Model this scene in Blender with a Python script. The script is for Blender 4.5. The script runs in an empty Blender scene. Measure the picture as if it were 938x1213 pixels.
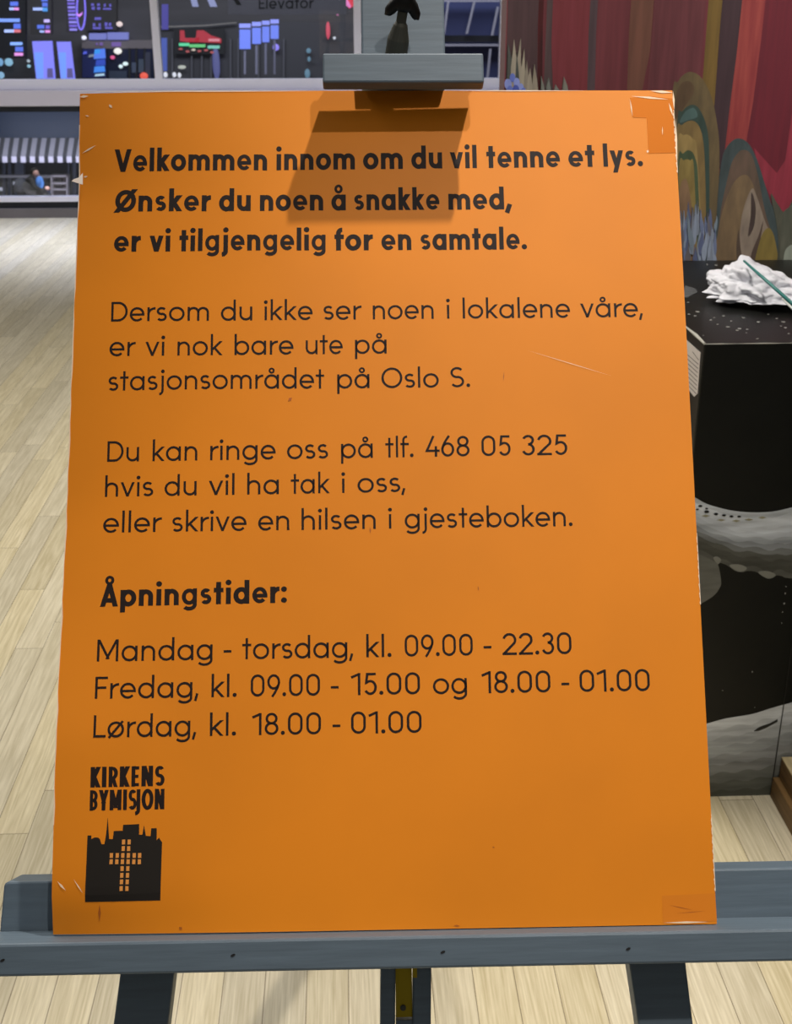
import bpy, bmesh, math, random
from mathutils import Vector, Matrix, noise
random.seed(7)
C = bpy.context.scene.collection
SC = bpy.context.scene

# ------------------------------------------------------------------ camera
F, CX, CY, H = 1423.0, 469.0, 606.5, 1.6          # focal length and centre in pixels of a 938x1213 frame
PITCH, YAW = math.radians(22.9137), math.radians(2.5573)
cam_d = bpy.data.cameras.new('camera')
cam = bpy.data.objects.new('camera', cam_d); C.objects.link(cam)
cam_d.sensor_fit = 'HORIZONTAL'; cam_d.sensor_width = 36.0
cam_d.lens = 36.0 * F / 938.0
cam_d.clip_start = 0.02; cam_d.clip_end = 300
cam_d.dof.use_dof = True; cam_d.dof.focus_distance = 1.2
cam_d.dof.aperture_fstop = 25.0
cam.location = (0, 0, H)
cam.rotation_euler = (math.pi / 2 - PITCH, 0, -YAW)
SC.camera = cam

# ------------------------------------------------------------------ world, lights, exposure
SC.view_settings.view_transform = 'Standard'
SC.view_settings.look = 'None'
SC.view_settings.exposure = 0.0
SC.view_settings.gamma = 1.0
SC.view_settings.use_curve_mapping = False
SC.render.film_transparent = False
w = bpy.data.worlds.new('world'); SC.world = w; w.use_nodes = True
bgn = w.node_tree.nodes['Background']
bgn.inputs[0].default_value = (0.95, 0.97, 1.0, 1); bgn.inputs[1].default_value = 0.11
try:
    SC.cycles.max_bounces = 8; SC.cycles.transparent_max_bounces = 12
    SC.cycles.sample_clamp_indirect = 4.0
except Exception:
    pass

def lamp(name, kind, loc, energy, col=(1, 1, 1), size=0.1, target=None, spread=None, size_y=None):
    d = bpy.data.lights.new(name, kind); o = bpy.data.objects.new(name, d); C.objects.link(o)
    o.location = loc; d.energy = energy; d.color = col
    if kind == 'AREA':
        d.size = size
        if size_y: d.shape = 'RECTANGLE'; d.size_y = size_y
        if spread: d.spread = math.radians(spread)
    else:
        d.shadow_soft_size = size
    if target is not None:
        o.rotation_euler = (Vector(target) - Vector(loc)).to_track_quat('-Z', 'Y').to_euler()
    return o
WARM = (1.0, 0.93, 0.84)
def spot(name, loc, target, energy, col, size, cone, blend=0.5):
    o = lamp(name, 'SPOT', loc, energy, col, size, target)
    o.data.spot_size = math.radians(cone); o.data.spot_blend = blend
    return o
spot('downlight', (0.92, -0.92, 4.78), (0.46, 1.02, 0.72), 285, WARM, 0.045, 35, 1.0)
spot('downlight', (0.80, 1.73, 4.30), (0.42, 0.90, 0.76), 500, WARM, 0.045, 41, 1.0)
lamp('mural_fill', 'AREA', (1.1, 1.2, 3.5), 21, (1.0, 0.95, 0.88), 0.7, target=(1.0, 2.95, 1.35), spread=66)  # added fill that brightens the mural, no actual fitting
lamp('room_fill', 'AREA', (0.9, -1.2, 3.1), 9, (1.0, 0.96, 0.92), 1.8, target=(0.15, 0.9, 1.2))  # added soft fill from behind the camera
lamp('room_fill', 'AREA', (-1.3, 3.5, 3.6), 128, (1.0, 0.95, 0.86), 2.2, target=(-1.1, 3.3, 0))  # added fill that lifts the floor while sparing the board's front
lamp('window_strip_light', 'AREA', (-1.5, 8.9, 3.1), 100, (0.66, 0.73, 1.0), 7.0, target=(-1.5, 8.9, 0), spread=62, size_y=1.2)
lamp('sign_fill', 'AREA', (-0.7, 11.2, 3.6), 26, (0.92, 0.95, 1.0), .6, target=(-0.95, 13, 1.8))  # added fill to brighten the elevator sign
lamp('kiosk_fill', 'AREA', (-7.3, 30.6, -2.0), 30, (0.95, 0.95, 1.0), 2.5, target=(-7.3, 32.6, -3.3))  # added fill to brighten the area under the awning
lamp('concourse_fill', 'AREA', (-2, 26, 9), 2600, (0.92, 0.95, 1.0), 16, target=(0, 42, -2), size_y=5)  # added fill that lifts the concourse facade

# ------------------------------------------------------------------ projection helpers (photo pixel -> point on a real plane)
fw = Vector((math.sin(YAW) * math.cos(PITCH), math.cos(YAW) * math.cos(PITCH), -math.sin(PITCH)))
rt = Vector((math.cos(YAW), -math.sin(YAW), 0)); up = rt.cross(fw)
CAM = Vector((0, 0, H))
def ray(x, y): return fw + rt * ((x - CX) / F) + up * ((CY - y) / F)
def on_y(x, y, Y): d = ray(x, y); return CAM + d * (Y / d.y)
def on_x(x, y, X): d = ray(x, y); return CAM + d * (X / d.x)
def on_z(x, y, Z): d = ray(x, y); return CAM + d * ((Z - H) / d.z)
def lin(r, g, b):
    f = lambda c: (c / 255 / 12.92) if c / 255 <= 0.04045 else ((c / 255 + 0.055) / 1.055) ** 2.4
    return (f(r), f(g), f(b), 1.0)

# the leaning board's own frame: origin = middle of its lower edge, u right, v up, n towards the reader
BO = Vector((0.03034672, 0.87908437, 0.80546029))
PSI, TILT, ROLL = -0.01801426, 0.55413417, -0.00119068
BW, BH = 0.62, 0.83722831
u0 = Vector((math.cos(PSI), math.sin(PSI), 0)); bk = Vector((-math.sin(PSI), math.cos(PSI), 0))
v0 = Vector((0, 0, math.cos(TILT))) + bk * math.sin(TILT)
U = u0 * math.cos(ROLL) + v0 * math.sin(ROLL); V = v0 * math.cos(ROLL) - u0 * math.sin(ROLL); N = U.cross(V)
def B(u, v, w): return BO + U * u + V * v + N * w
def on_b(x, y, w=0.0):                     # pixel -> (u, v) on the plane parallel to the board at height w
    d = ray(x, y); o = BO + N * w
    t = (o - CAM).dot(N) / d.dot(N); p = CAM + d * t - BO
    return p.dot(U), p.dot(V)
WARP = [(-1, -.006), (0, -.006), (.045, .004), (.215, .006), (.315, 0), (.49, -.010), (.75, -.016), (.885, -.0175), (1, -.001), (2, -.006)]
def warp(u, v):                            # the card has warped: its left edge curls away
    s = v / BH; f = 0
    for (a, p), (b, q) in zip(WARP, WARP[1:]):
        if a <= s <= b: f = p + (q - p) * (s - a) / (b - a); break
    e = max(0.0, 1 - (u + BW / 2) / 0.24)
    g = max(0.0, (s - .70) / .30)          # top bent back to darken it, more on the left
    return f * e * e - .012 * g * g * (1.0 - .55 * (u / BW + .5))
def on_sheet(x, y):
    w = 0.0
    for _ in range(6):
        u, v = on_b(x, y, w); w = warp(u, v)
    return u, v
def BT(u): return BH - .54 * (warp(u, BH) + .006 * max(0.0, 1 - (u + BW / 2) / 0.24) ** 2)
def sheet(u, v, lift=0.0): return B(u, v, warp(u, v) + lift)

# ------------------------------------------------------------------ materials
def mat(name, col, rough=0.6, spec=0.4, metal=0.0, var=0.0, scale=(20, 20, 20), col2=None, bump=0.0, coat=0.0, detail=4.0):
    m = bpy.data.materials.new(name); m.use_nodes = True
    nt = m.node_tree; b = nt.nodes['Principled BSDF']
    b.inputs['Base Color'].default_value = col
    b.inputs['Roughness'].default_value = rough
    b.inputs['Specular IOR Level'].default_value = spec
    b.inputs['Metallic'].default_value = metal
    if coat: b.inputs['Coat Weight'].default_value = coat; b.inputs['Coat Roughness'].default_value = 0.25
    if var or col2 or bump:
        tc = nt.nodes.new('ShaderNodeTexCoord'); mp = nt.nodes.new('ShaderNodeMapping'); nz = nt.nodes.new('ShaderNodeTexNoise')
        mp.inputs['Scale'].default_value = scale; nz.inputs['Scale'].default_value = 1.0; nz.inputs['Detail'].default_value = detail
        nt.links.new(tc.outputs['Object'], mp.inputs[0]); nt.links.new(mp.outputs[0], nz.inputs['Vector'])
        if var or col2:
            cr = nt.nodes.new('ShaderNodeValToRGB')
            c2 = col2 or tuple(min(1, c * (1 + var)) for c in col[:3]) + (1,)
            c1 = col if col2 else tuple(c * (1 - var) for c in col[:3]) + (1,)
            cr.color_ramp.elements[0].position = 0.32; cr.color_ramp.elements[0].color = c1
            cr.color_ramp.elements[1].position = 0.68; cr.color_ramp.elements[1].color = c2
            nt.links.new(nz.outputs['Fac'], cr.inputs[0]); nt.links.new(cr.outputs[0], b.inputs['Base Color'])
        if bump:
            bp = nt.nodes.new('ShaderNodeBump'); bp.inputs['Strength'].default_value = bump; bp.inputs['Distance'].default_value = 0.002
            nt.links.new(nz.outputs['Fac'], bp.inputs['Height']); nt.links.new(bp.outputs[0], b.inputs['Normal'])
    return m
def glow(name, col, strength):
    m = bpy.data.materials.new(name); m.use_nodes = True
    b = m.node_tree.nodes['Principled BSDF']
    b.inputs['Base Color'].default_value = tuple(c * 0.3 for c in col[:3]) + (1,)
    b.inputs['Emission Color'].default_value = col; b.inputs['Emission Strength'].default_value = strength
    return m
def glass_mat(name, tint, gloss):
    m = bpy.data.materials.new(name); m.use_nodes = True; nt = m.node_tree
    nt.nodes.remove(nt.nodes['Principled BSDF'])
    t = nt.nodes.new('ShaderNodeBsdfTransparent'); g = nt.nodes.new('ShaderNodeBsdfGlossy'); x = nt.nodes.new('ShaderNodeMixShader')
    t.inputs[0].default_value = tint; g.inputs['Roughness'].default_value = 0.02; x.inputs[0].default_value = gloss
    nt.links.new(t.outputs[0], x.inputs[1]); nt.links.new(g.outputs[0], x.inputs[2])
    nt.links.new(x.outputs[0], nt.nodes['Material Output'].inputs[0])
    return m

# ------------------------------------------------------------------ mesh helpers
def obj(name, bm, m, parent=None, smooth=False, bevel=0.0, seg=2):
    me = bpy.data.meshes.new(name); bm.normal_update(); bm.to_mesh(me); bm.free()
    for mm in (m if isinstance(m, (list, tuple)) else [m]): me.materials.append(mm)
    if smooth: me.polygons.foreach_set('use_smooth', [True] * len(me.polygons))
    o = bpy.data.objects.new(name, me); C.objects.link(o)
    if parent is not None:
        o.parent = parent; bpy.context.view_layer.update()
        o.matrix_parent_inverse = parent.matrix_world.inverted()
    if bevel:
        b = o.modifiers.new('bevel', 'BEVEL'); b.width = bevel; b.segments = seg; b.limit_method = 'ANGLE'
    return o
def empty(name, loc, label, cat, group=None):
    o = bpy.data.objects.new(name, None); C.objects.link(o); o.location = loc; o.empty_display_size = 0.05
    bpy.context.view_layer.update()
    return tag(o, label, cat, group)
def tag(o, label, cat, group=None):
    o['label'] = label; o['category'] = cat
    if group: o['group'] = group
    return o
def struct(name, bm, m, parent=None, bevel=0.0):
    o = obj(name, bm, m, parent, bevel=bevel)
    if parent is None: o['kind'] = 'structure'
    return o
def hexa(bm, p, mi=0):                     # eight corners: four of one face, then the matching four of the other
    vs = [bm.verts.new(q) for q in p]
    for f in ((0, 1, 2, 3), (7, 6, 5, 4), (0, 4, 5, 1), (1, 5, 6, 2), (2, 6, 7, 3), (3, 7, 4, 0)):
        bm.faces.new([vs[i] for i in f]).material_index = mi
def box(x0, x1, y0, y1, z0, z1, bm=None):
    bm = bm or bmesh.new()
    hexa(bm, [(x0, y0, z0), (x1, y0, z0), (x1, y0, z1), (x0, y0, z1), (x0, y1, z0), (x1, y1, z0), (x1, y1, z1), (x0, y1, z1)])
    return bm
def bbox(a, b, c, d, w0, w1, bm=None):     # box in the board's frame
    bm = bm or bmesh.new()
    hexa(bm, [B(a, c, w1), B(b, c, w1), B(b, d, w1), B(a, d, w1), B(a, c, w0), B(b, c, w0), B(b, d, w0), B(a, d, w0)])
    return bm
def prism(pts, vec, bm=None, mi=0):        # polygon given by its front outline, thickened along vec
    bm = bm or bmesh.new(); vec = Vector(vec)
    a = [bm.verts.new(p) for p in pts]; b = [bm.verts.new(Vector(p) + vec) for p in pts]
    n = len(a)
    bm.faces.new(a).material_index = mi; bm.faces.new(b[::-1]).material_index = mi
    for i in range(n): bm.faces.new([a[i], b[i], b[(i + 1) % n], a[(i + 1) % n]]).material_index = mi
    return bm
def tube(pts, rads, bm=None, n=12, mi=0, cap=True):
    bm = bm or bmesh.new(); pts = [Vector(p) for p in pts]
    if not isinstance(rads, (list, tuple)): rads = [rads] * len(pts)
    rings = []
    for i, p in enumerate(pts):
        d = (pts[min(i + 1, len(pts) - 1)] - pts[max(i - 1, 0)]).normalized()
        a = d.orthogonal().normalized() if i == 0 else (a - d * a.dot(d)).normalized()
        b = d.cross(a)
        rings.append([bm.verts.new(p + (a * math.cos(t) + b * math.sin(t)) * rads[i]) for t in [2 * math.pi * k / n for k in range(n)]])
    for r, s in zip(rings, rings[1:]):
        for k in range(n): bm.faces.new([r[k], r[(k + 1) % n], s[(k + 1) % n], s[k]]).material_index = mi
    if cap:
        bm.faces.new(rings[0][::-1]).material_index = mi; bm.faces.new(rings[-1]).material_index = mi
    return bm
def ball(c, r, bm=None, sx=1, sy=1, sz=1, sub=3):
    bm = bm or bmesh.new()
    r_ = bmesh.ops.create_icosphere(bm, subdivisions=sub, radius=r)
    for v in r_['verts']: v.co = Vector((v.co.x * sx, v.co.y * sy, v.co.z * sz)) + Vector(c)
    return bm

# ------------------------------------------------------------------ a geometric sans alphabet drawn with strokes (cap height 1)
def arc(cx, cy, rx, ry, a0, a1, n=18):
    return [(cx + rx * math.cos(math.radians(a0 + (a1 - a0) * i / n)), cy + ry * math.sin(math.radians(a0 + (a1 - a0) * i / n))) for i in range(n + 1)]
class Pen:
    def __init__(s, t, X, k=1.0, thin=1.0, rg=(0.10, 0.045)): s.t, s.X, s.h, s.k, s.thin, s.rg = t, X, t / 2, k, thin, rg
    def glyph(s, c):                       # -> (list of (points, closed, ylo, yhi)), width, left bearing, right bearing
        t, X, h = s.t, s.X, s.h; A = 1.06; D = -0.27
        S = []; st, ro, di = 0.10 - t * 0.12, 0.055 - t * 0.05, 0.015
        def L(*p, lo=-9, hi=9): S.append((list(p), False, lo, hi))
        def P(p, closed=False): S.append((p, closed, -9, 9))
        def stem(x, a, b): L((x, a), (x, b))
        def ell(cx, cy, rx, ry): P(arc(cx, cy, rx, ry, 0, 360, 36)[:-1], True)
        def dot(cx, cy, r): S.append(('dot', cx, cy, r))
        def diag(x0, y0, x1, y1, lo, hi, e0=1):
            dx, dy = x1 - x0, y1 - y0; k = t / math.hypot(dx, dy)
            L((x0 - dx * k * e0, y0 - dy * k * e0), (x1 + dx * k, y1 + dy * k), lo=lo, hi=hi)
        def bowl(w, x0=0.0): ell(x0 + w / 2, X / 2, w / 2 - h, X / 2 - h + 0.012)
        def ring(cx, cy): S.append((arc(cx, cy, s.rg[0], s.rg[0], 0, 360, 28)[:-1], True, -9, 9, s.rg[1]))
        def arch(x0, w, y0=0.0):
            ry = min(w / 2 - h, X * 0.55); P(arc(x0 + w / 2, X - h - ry, w / 2 - h, ry, 180, 0) + [(x0 + w - h, y0)])
        dr = 0.055 + t * 0.33
        if c in 'oø':
            wd = 0.71 + t * .15; bowl(wd); b = (wd, ro, ro)
            if c == 'ø': diag(0.13, 0.06, wd - 0.13, X - 0.06, -0.05, X + 0.05)
        elif c in 'aådgqbp':
            wd = 0.67 + t * .25; bowl(wd); b = (wd, ro, st)
            if c in 'aå': stem(wd - h, 0, X)
            if c == 'å': ring(wd * 0.5, X + s.rg[0] + s.rg[1] + .05)
            if c == 'd': stem(wd - h, 0, A)
            if c == 'g': P([(wd - h, X), (wd - h, 0.0)] + arc(wd / 2, 0.0, wd / 2 - h, -D - h, 0, -145))
            if c == 'b': stem(h, 0, A); b = (wd, st, ro)
            if c == 'p': stem(h, D, X); b = (wd, st, ro)
        elif c == 'e':
            wd = 0.66 + t * .25; P(arc(wd / 2, X / 2, wd / 2 - h, X / 2 - h + .012, 0, 318, 34)); L((t * .7, X / 2 - h * .25), (wd, X / 2 - h * .25)) ; b = (wd, ro, ro)
        elif c in 'nh':
            wd = 0.54 + t * .5; stem(h, 0, A if c == 'h' else X); arch(0, wd); b = (wd, st, st)
        elif c == 'm':
            wd = 0.90 + t * .8; k = wd / 2 + h; stem(h, 0, X); arch(0, k - h + h); arch(k - t, wd - k + t); b = (wd, st, st)
        elif c == 'r':
            wd = 0.32 + t * .5; stem(h, 0, X); P(arc(wd * 0.98, X - h - 0.30, wd * 0.98 - h, 0.30, 180, 88, 12)); b = (wd, st, 0.0)
        elif c == 'u':
            wd = 0.55 + t * .5; ry = min(wd / 2 - h, X * .55); stem(wd - h, 0, X)
            P([(h, X)] + arc(wd / 2, h + ry, wd / 2 - h, ry, 180, 360)); b = (wd, st, st)
        elif c == 'i': wd = t; stem(h, 0, X); dot(h, X + 0.20 + t * .15, dr); b = (wd, st, st)
        elif c == 'j':
            wd = t; dot(h, X + 0.20 + t * .15, dr); P([(h, X), (h, -0.03)] + arc(h - 0.11 - t * .4, -0.03, 0.11 + t * .4, -D - h - .03, 0, -90, 10)); b = (wd, st + .05, st)
        elif c == 'l': wd = t; stem(h, 0, A); b = (wd, st, st)
        elif c == 'k':
            wd = 0.50 + t * .6; stem(h, 0, A); diag(h, X * .36, wd - t * .65, X, 0, X, 0); diag(h + 0.13, X * .52, wd - t * .65, 0, 0, X * .7, 0); b = (wd, st, 0.01)
        elif c in 'sS':
            T = X if c == 's' else 1.0; wd = (0.44 if c == 's' else 0.60) + t * .45; rx = wd / 2 - h; m = T * 0.51
            cy1 = (T - h + m) / 2; r1 = (T - h - m) / 2; cy2 = (h + m) / 2; r2 = (m - h) / 2
            P(arc(wd / 2, cy1, rx * .93, r1 + .004, 35, 270, 20) + arc(wd / 2, cy2, rx, r2 + .004, 90, -145, 20)[1:]); b = (wd, ro, ro)
        elif c == 't': wd = 0.34 + t * .55; stem(wd * .5, 0, X + 0.26); L((0, X - h), (wd, X - h)); b = (wd, .03, .03)
        elif c == 'f': wd = 0.36 + t * .45; P([(0.09 + h, 0), (0.09 + h, A - h - .17)] + arc(0.09 + h + .17, A - h - .17, .17, .17, 180, 85, 10)); L((0, X - h), (wd, X - h)); b = (wd, .03, .0)
        elif c in 'vy':
            wd = 0.58 + t * .65; q = t * .62; diag(q, X, wd / 2, q * .0 + 0.02, 0, X)
            if c == 'v': diag(wd - q, X, wd / 2, 0.02, 0, X)
            else:
                k = (wd / 2 - q) / (X - 0.02); yb = D; diag(wd - q, X, wd / 2 - k * (0.02 - yb), yb, D, X)
            b = (wd, di, di)
        elif c == 'V': wd = 0.76 + t * .5; q = t * .58; diag(q, 1, wd / 2, 0, 0, 1); diag(wd - q, 1, wd / 2, 0, 0, 1); b = (wd, di, di)
        elif c == 'Y': wd = 0.72 + t * .5; q = t * .6; diag(q, 1, wd / 2, .45, .35, 1); diag(wd - q, 1, wd / 2, .45, .35, 1); stem(wd / 2, 0, .5); b = (wd, di, di)
        elif c in 'AÅ':
            wd = 0.74 + t * .5; q = t * .58; diag(q, 0, wd / 2, 1, 0, 1); diag(wd - q, 0, wd / 2, 1, 0, 1); L((wd * .22, 0.28), (wd * .78, 0.28)); b = (wd, di, di)
            if c == 'Å': ring(wd / 2, 1.0 + s.rg[0] + s.rg[1] - .03)
        elif c in 'OØ':
            wd = 0.96 + t * .1; ell(wd / 2, .5, wd / 2 - h, .5 - h + .012); b = (wd, ro, ro)
            if c == 'Ø': diag(0.14, 0.07, wd - .14, .93, -.04, 1.04)
        elif c == 'D': wd = 0.74 + t * .3; stem(h, 0, 1); P([(0, h), (wd * .42, h)] + arc(wd * .42, .5, wd * .58 - h, .5 - h, -90, 90, 24)[1:-1] + [(wd * .42, 1 - h), (0, 1 - h)]); b = (wd, st, ro)
        elif c in 'FEL':
            wd = 0.50 + t * .35; stem(h, 0, 1); b = (wd, st, .03)
            if c != 'L': L((0, 1 - h), (wd, 1 - h)); L((0, .5), (wd * .9, .5))
            if c != 'F': L((0, h), (wd, h))
        elif c == 'M': wd = 0.86 + t * .6; stem(h, 0, 1); stem(wd - h, 0, 1); diag(h * 1.2, 1, wd / 2, 0.2, .1, 1); diag(wd - h * 1.2, 1, wd / 2, .2, .1, 1); b = (wd, st, st)
        elif c == 'N': wd = 0.66 + t * .6; stem(h, 0, 1); stem(wd - h, 0, 1); diag(h * 1.2, 1, wd - h * 1.2, 0, 0, 1); b = (wd, st, st)
        elif c == 'I': wd = t; stem(h, 0, 1); b = (wd, st, st)
        elif c == 'K': wd = 0.56 + t * .6; stem(h, 0, 1); diag(h, .36, wd - t * .6, 1, 0, 1, 0); diag(h + .12, .5, wd - t * .6, 0, 0, .7, 0); b = (wd, st, .01)
        elif c in 'RB':
            wd = 0.56 + t * .4; stem(h, 0, 1); r = wd * .45; m = .5 if c == 'B' else .44
            P([(0, 1 - h), (wd - r - h, 1 - h)] + arc(wd - r - h, (1 - h + m) / 2, r, (1 - h - m) / 2, 90, -90, 14)[1:-1] + [(wd - r - h, m), (0, m)])
            if c == 'B': P([(0, h), (wd - r - h, h)] + arc(wd - r - h, (h + m) / 2, r, (m - h) / 2, -90, 90, 14)[1:-1] + [(wd - r - h, m), (0, m)])
            else: diag(wd * .45, m, wd - t * .55, 0, 0, m)
            b = (wd, st, ro)
        elif c == 'J': wd = .34 + t * .3; P([(wd - h, 1), (wd - h, -.02)] + arc(wd - h - .30, -.02, .30, .15, 0, -90, 10)); b = (wd, -.30, st)
        elif c == '0': wd = .60 + t * .3; r = wd / 2 - h; P(arc(wd / 2, 1 - h - r * 1.05, r, r * 1.05, 0, 180) + arc(wd / 2, h + r * 1.05, r, r * 1.05, 180, 360), True); b = (wd, ro + .03, ro + .03)
        elif c == '1': wd = .30 + t; stem(wd - h, 0, 1); L((wd - h, 1 - h * .9), (0.02, .80)); b = (wd, .03, st)
        elif c == '2':
            wd = .58 + t * .3; r = wd / 2 - h; P(arc(wd / 2, 1 - h - r * 1.05, r, r * 1.05, 165, -30, 16) + [(h * 1.1, h)]); L((0, h), (wd, h)); b = (wd, ro, ro)
        elif c == '3':
            wd = .52 + t * .3; r = wd / 2 - h; P(arc(wd / 2, (1 - h + .54) / 2, r * .9, (1 - h - .54) / 2, 160, -90, 18)); P(arc(wd / 2, (h + .54) / 2, r, (.54 - h) / 2, 90, -160, 18)); b = (wd, ro, ro)
        elif c == '4': wd = .62 + t * .3; x = wd * .74; stem(x, 0, .52); P([(x - .10, 1.02), (t * .7, .24 + h), (wd, .24 + h)]); b = (wd, ro, .02)
        elif c == '5':
            wd = .53 + t * .3; r = wd / 2 - h; P([(wd * .92, 1 - h), (.10 + h, 1 - h), (.06 + h, .56)] + arc(wd / 2, h + .285, r, .285, 118, -150, 20)); b = (wd, ro, ro)
        elif c in '69':
            wd = .56 + t * .3; r = wd / 2 - h; ry = .31 - h * .3; y = h + ry
            a = arc(wd / 2, y, r, ry, 0, 360, 28)[:-1]; k = [(wd * .62, 1.02), (wd * .30, y + ry * .95), (h, y)]
            k = [((1 - q) ** 2 * k[0][0] + 2 * q * (1 - q) * (wd * .12) + q * q * h, (1 - q) ** 2 * k[0][1] + 2 * q * (1 - q) * .60 + q * q * y) for q in [i / 10 for i in range(11)]]
            if c == '9': a = [(wd - x, 1 - yy) for x, yy in a]; k = [(wd - x, 1 - yy) for x, yy in k]
            P(a, True); P(k); b = (wd, ro, ro)
        elif c == '8': wd = .56 + t * .3; ell(wd / 2, (1 - h + .53) / 2, wd * .44 - h, (1 - h - .53) / 2); ell(wd / 2, (h + .53) / 2, wd / 2 - h, (.53 - h) / 2); b = (wd, ro, ro)
        elif c == '.': dot(dr, dr, dr); b = (2 * dr, .05, .05)
        elif c == ':': dot(dr, dr, dr); dot(dr, X - dr, dr); b = (2 * dr, .06, .05)
        elif c == ',': L((h * 1.6, dr * 2), (0, -.14 - t * .1)); b = (t * 1.3, .04, .04)
        elif c == '-': L((0, .37), (.34, .37)); b = (.34, .05, .05)
        else: b = (.3, .05, .05)
        return S, b
    def polys(s, text):                    # convex polygons in em units; returns (polygons, xmin, xmax)
        out = []; x = 0.0; first = True; end = 0
        for c in text:
            S, (wd, lb, rb) = s.glyph(c)
            k_, h_ = s.k, s.h
            fx = lambda q: k_ * (q - h_) + h_
            wd = max(fx(wd - 2 * h_ + h_) + h_, wd if wd < 0.5 * 0.6 and c in '.,:' else 0)
            x += 0 if first else lb * k_
            first = False
            for k in S:
                if k[0] == 'dot':
                    _, cx, cy, r = k; cx = fx(cx); out.append([(x + cx + r * math.cos(2 * math.pi * i / 20), cy + r * math.sin(2 * math.pi * i / 20)) for i in range(20)]); continue
                pts, closed, lo, hi = k[:4]; h = k[4] if len(k) > 4 else (s.h * s.thin if c in 'esgEBRS38' else s.h)
                pts = [(fx(a), b) for a, b in pts]
                out += [[(x + a, b) for a, b in q] for q in stroke(pts, closed, h, lo, hi)]
            end = x + wd; x = end + rb * k_
        return out, end
def stroke(p, closed, h, lo, hi):
    p = [q for i, q in enumerate(p) if i == 0 or math.hypot(q[0] - p[i - 1][0], q[1] - p[i - 1][1]) > 1e-5]
    if closed and math.hypot(p[0][0] - p[-1][0], p[0][1] - p[-1][1]) < 1e-5: p = p[:-1]
    n = len(p); sides = []
    for i in range(n):
        a = p[(i - 1) % n] if (closed or i > 0) else None; c = p[(i + 1) % n] if (closed or i < n - 1) else None
        q = p[i]
        def nrm(s, e):
            d = math.hypot(e[0] - s[0], e[1] - s[1]) or 1e-9
            return (-(e[1] - s[1]) / d, (e[0] - s[0]) / d)
        if a is None: m = nrm(q, c)
        elif c is None: m = nrm(a, q)
        else:
            n1, n2 = nrm(a, q), nrm(q, c); sx, sy = n1[0] + n2[0], n1[1] + n2[1]
            dd = max(0.35, (sx * sx + sy * sy) / 2); m = (sx / dd, sy / dd)
        sides.append(((q[0] + m[0] * h, q[1] + m[1] * h), (q[0] - m[0] * h, q[1] - m[1] * h)))
    res = []
    for i in range(n if closed else n - 1):
        a, b = sides[i]; c, d = sides[(i + 1) % n]
        poly = [b, d, c, a]
        for lim, sg in ((lo, 1), (hi, -1)):
            o = []
            for j in range(len(poly)):
                s, e = poly[j], poly[(j + 1) % len(poly)]
                si, ei = sg * (s[1] - lim) >= 0, sg * (e[1] - lim) >= 0
                if si: o.append(s)
                if si != ei:
                    k = (lim - s[1]) / (e[1] - s[1]); o.append((s[0] + (e[0] - s[0]) * k, lim))
            poly = o
            if len(poly) < 3: break
        if len(poly) >= 3: res.append(poly)
    return res
LIGHT, BOLD, HEAVY, PLAIN = Pen(0.112, 0.70, 1.05), Pen(0.205, 0.735, 0.88, 0.82, (0.145, 0.062)), Pen(0.185, 0.7, 0.50, 0.85), Pen(0.14, 0.72)

# ------------------------------------------------------------------ shared materials
M_ORANGE = mat('orange_card', lin(226, 133, 20), 0.5, 0.28, var=0.05, scale=(5, 5, 5))
M_CARD = mat('raw_card_edge', lin(235, 225, 215), 0.7)
M_INK = mat('black_ink', lin(34, 24, 22), 0.6, 0.2)
M_TAPE = mat('orange_tape', lin(170, 94, 10), 0.55, 0.25, 0.5)
M_GREY = mat('blue_grey_paint', lin(86, 100, 112), 0.5, 0.4, var=0.08, scale=(12, 160, 160), bump=0.15)
M_GREYEDGE = M_GREY
M_BLACKPL = mat('black_plastic', lin(12, 12, 12), 0.5, 0.25)
M_STEEL = mat('dull_steel', lin(70, 70, 62), 0.6, 0.3, metal=0.2)
M_BRASS = mat('brass', lin(150, 128, 30), 0.4, 0.5, metal=0.9)
M_WHITE = mat('white_frame_paint', lin(240, 236, 242), 0.45)
M_SILL = mat('grey_sill', lin(206, 198, 202), 0.5)
M_SKIRT = mat('grey_skirting', lin(112, 106, 104), 0.6, var=0.1, scale=(3, 3, 3))
M_DARK = mat('dark_frame', lin(22, 26, 34), 0.5)
M_BLACK = mat('black_paint', lin(13, 14, 12), 0.42, 0.35, var=0.25, scale=(6, 6, 6))
M_HOLE = mat('screw_hole_dark', lin(18, 18, 20), .6)
M_TISSUE = mat('white_tissue', lin(222, 222, 228), 0.9, 0.1)

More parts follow.
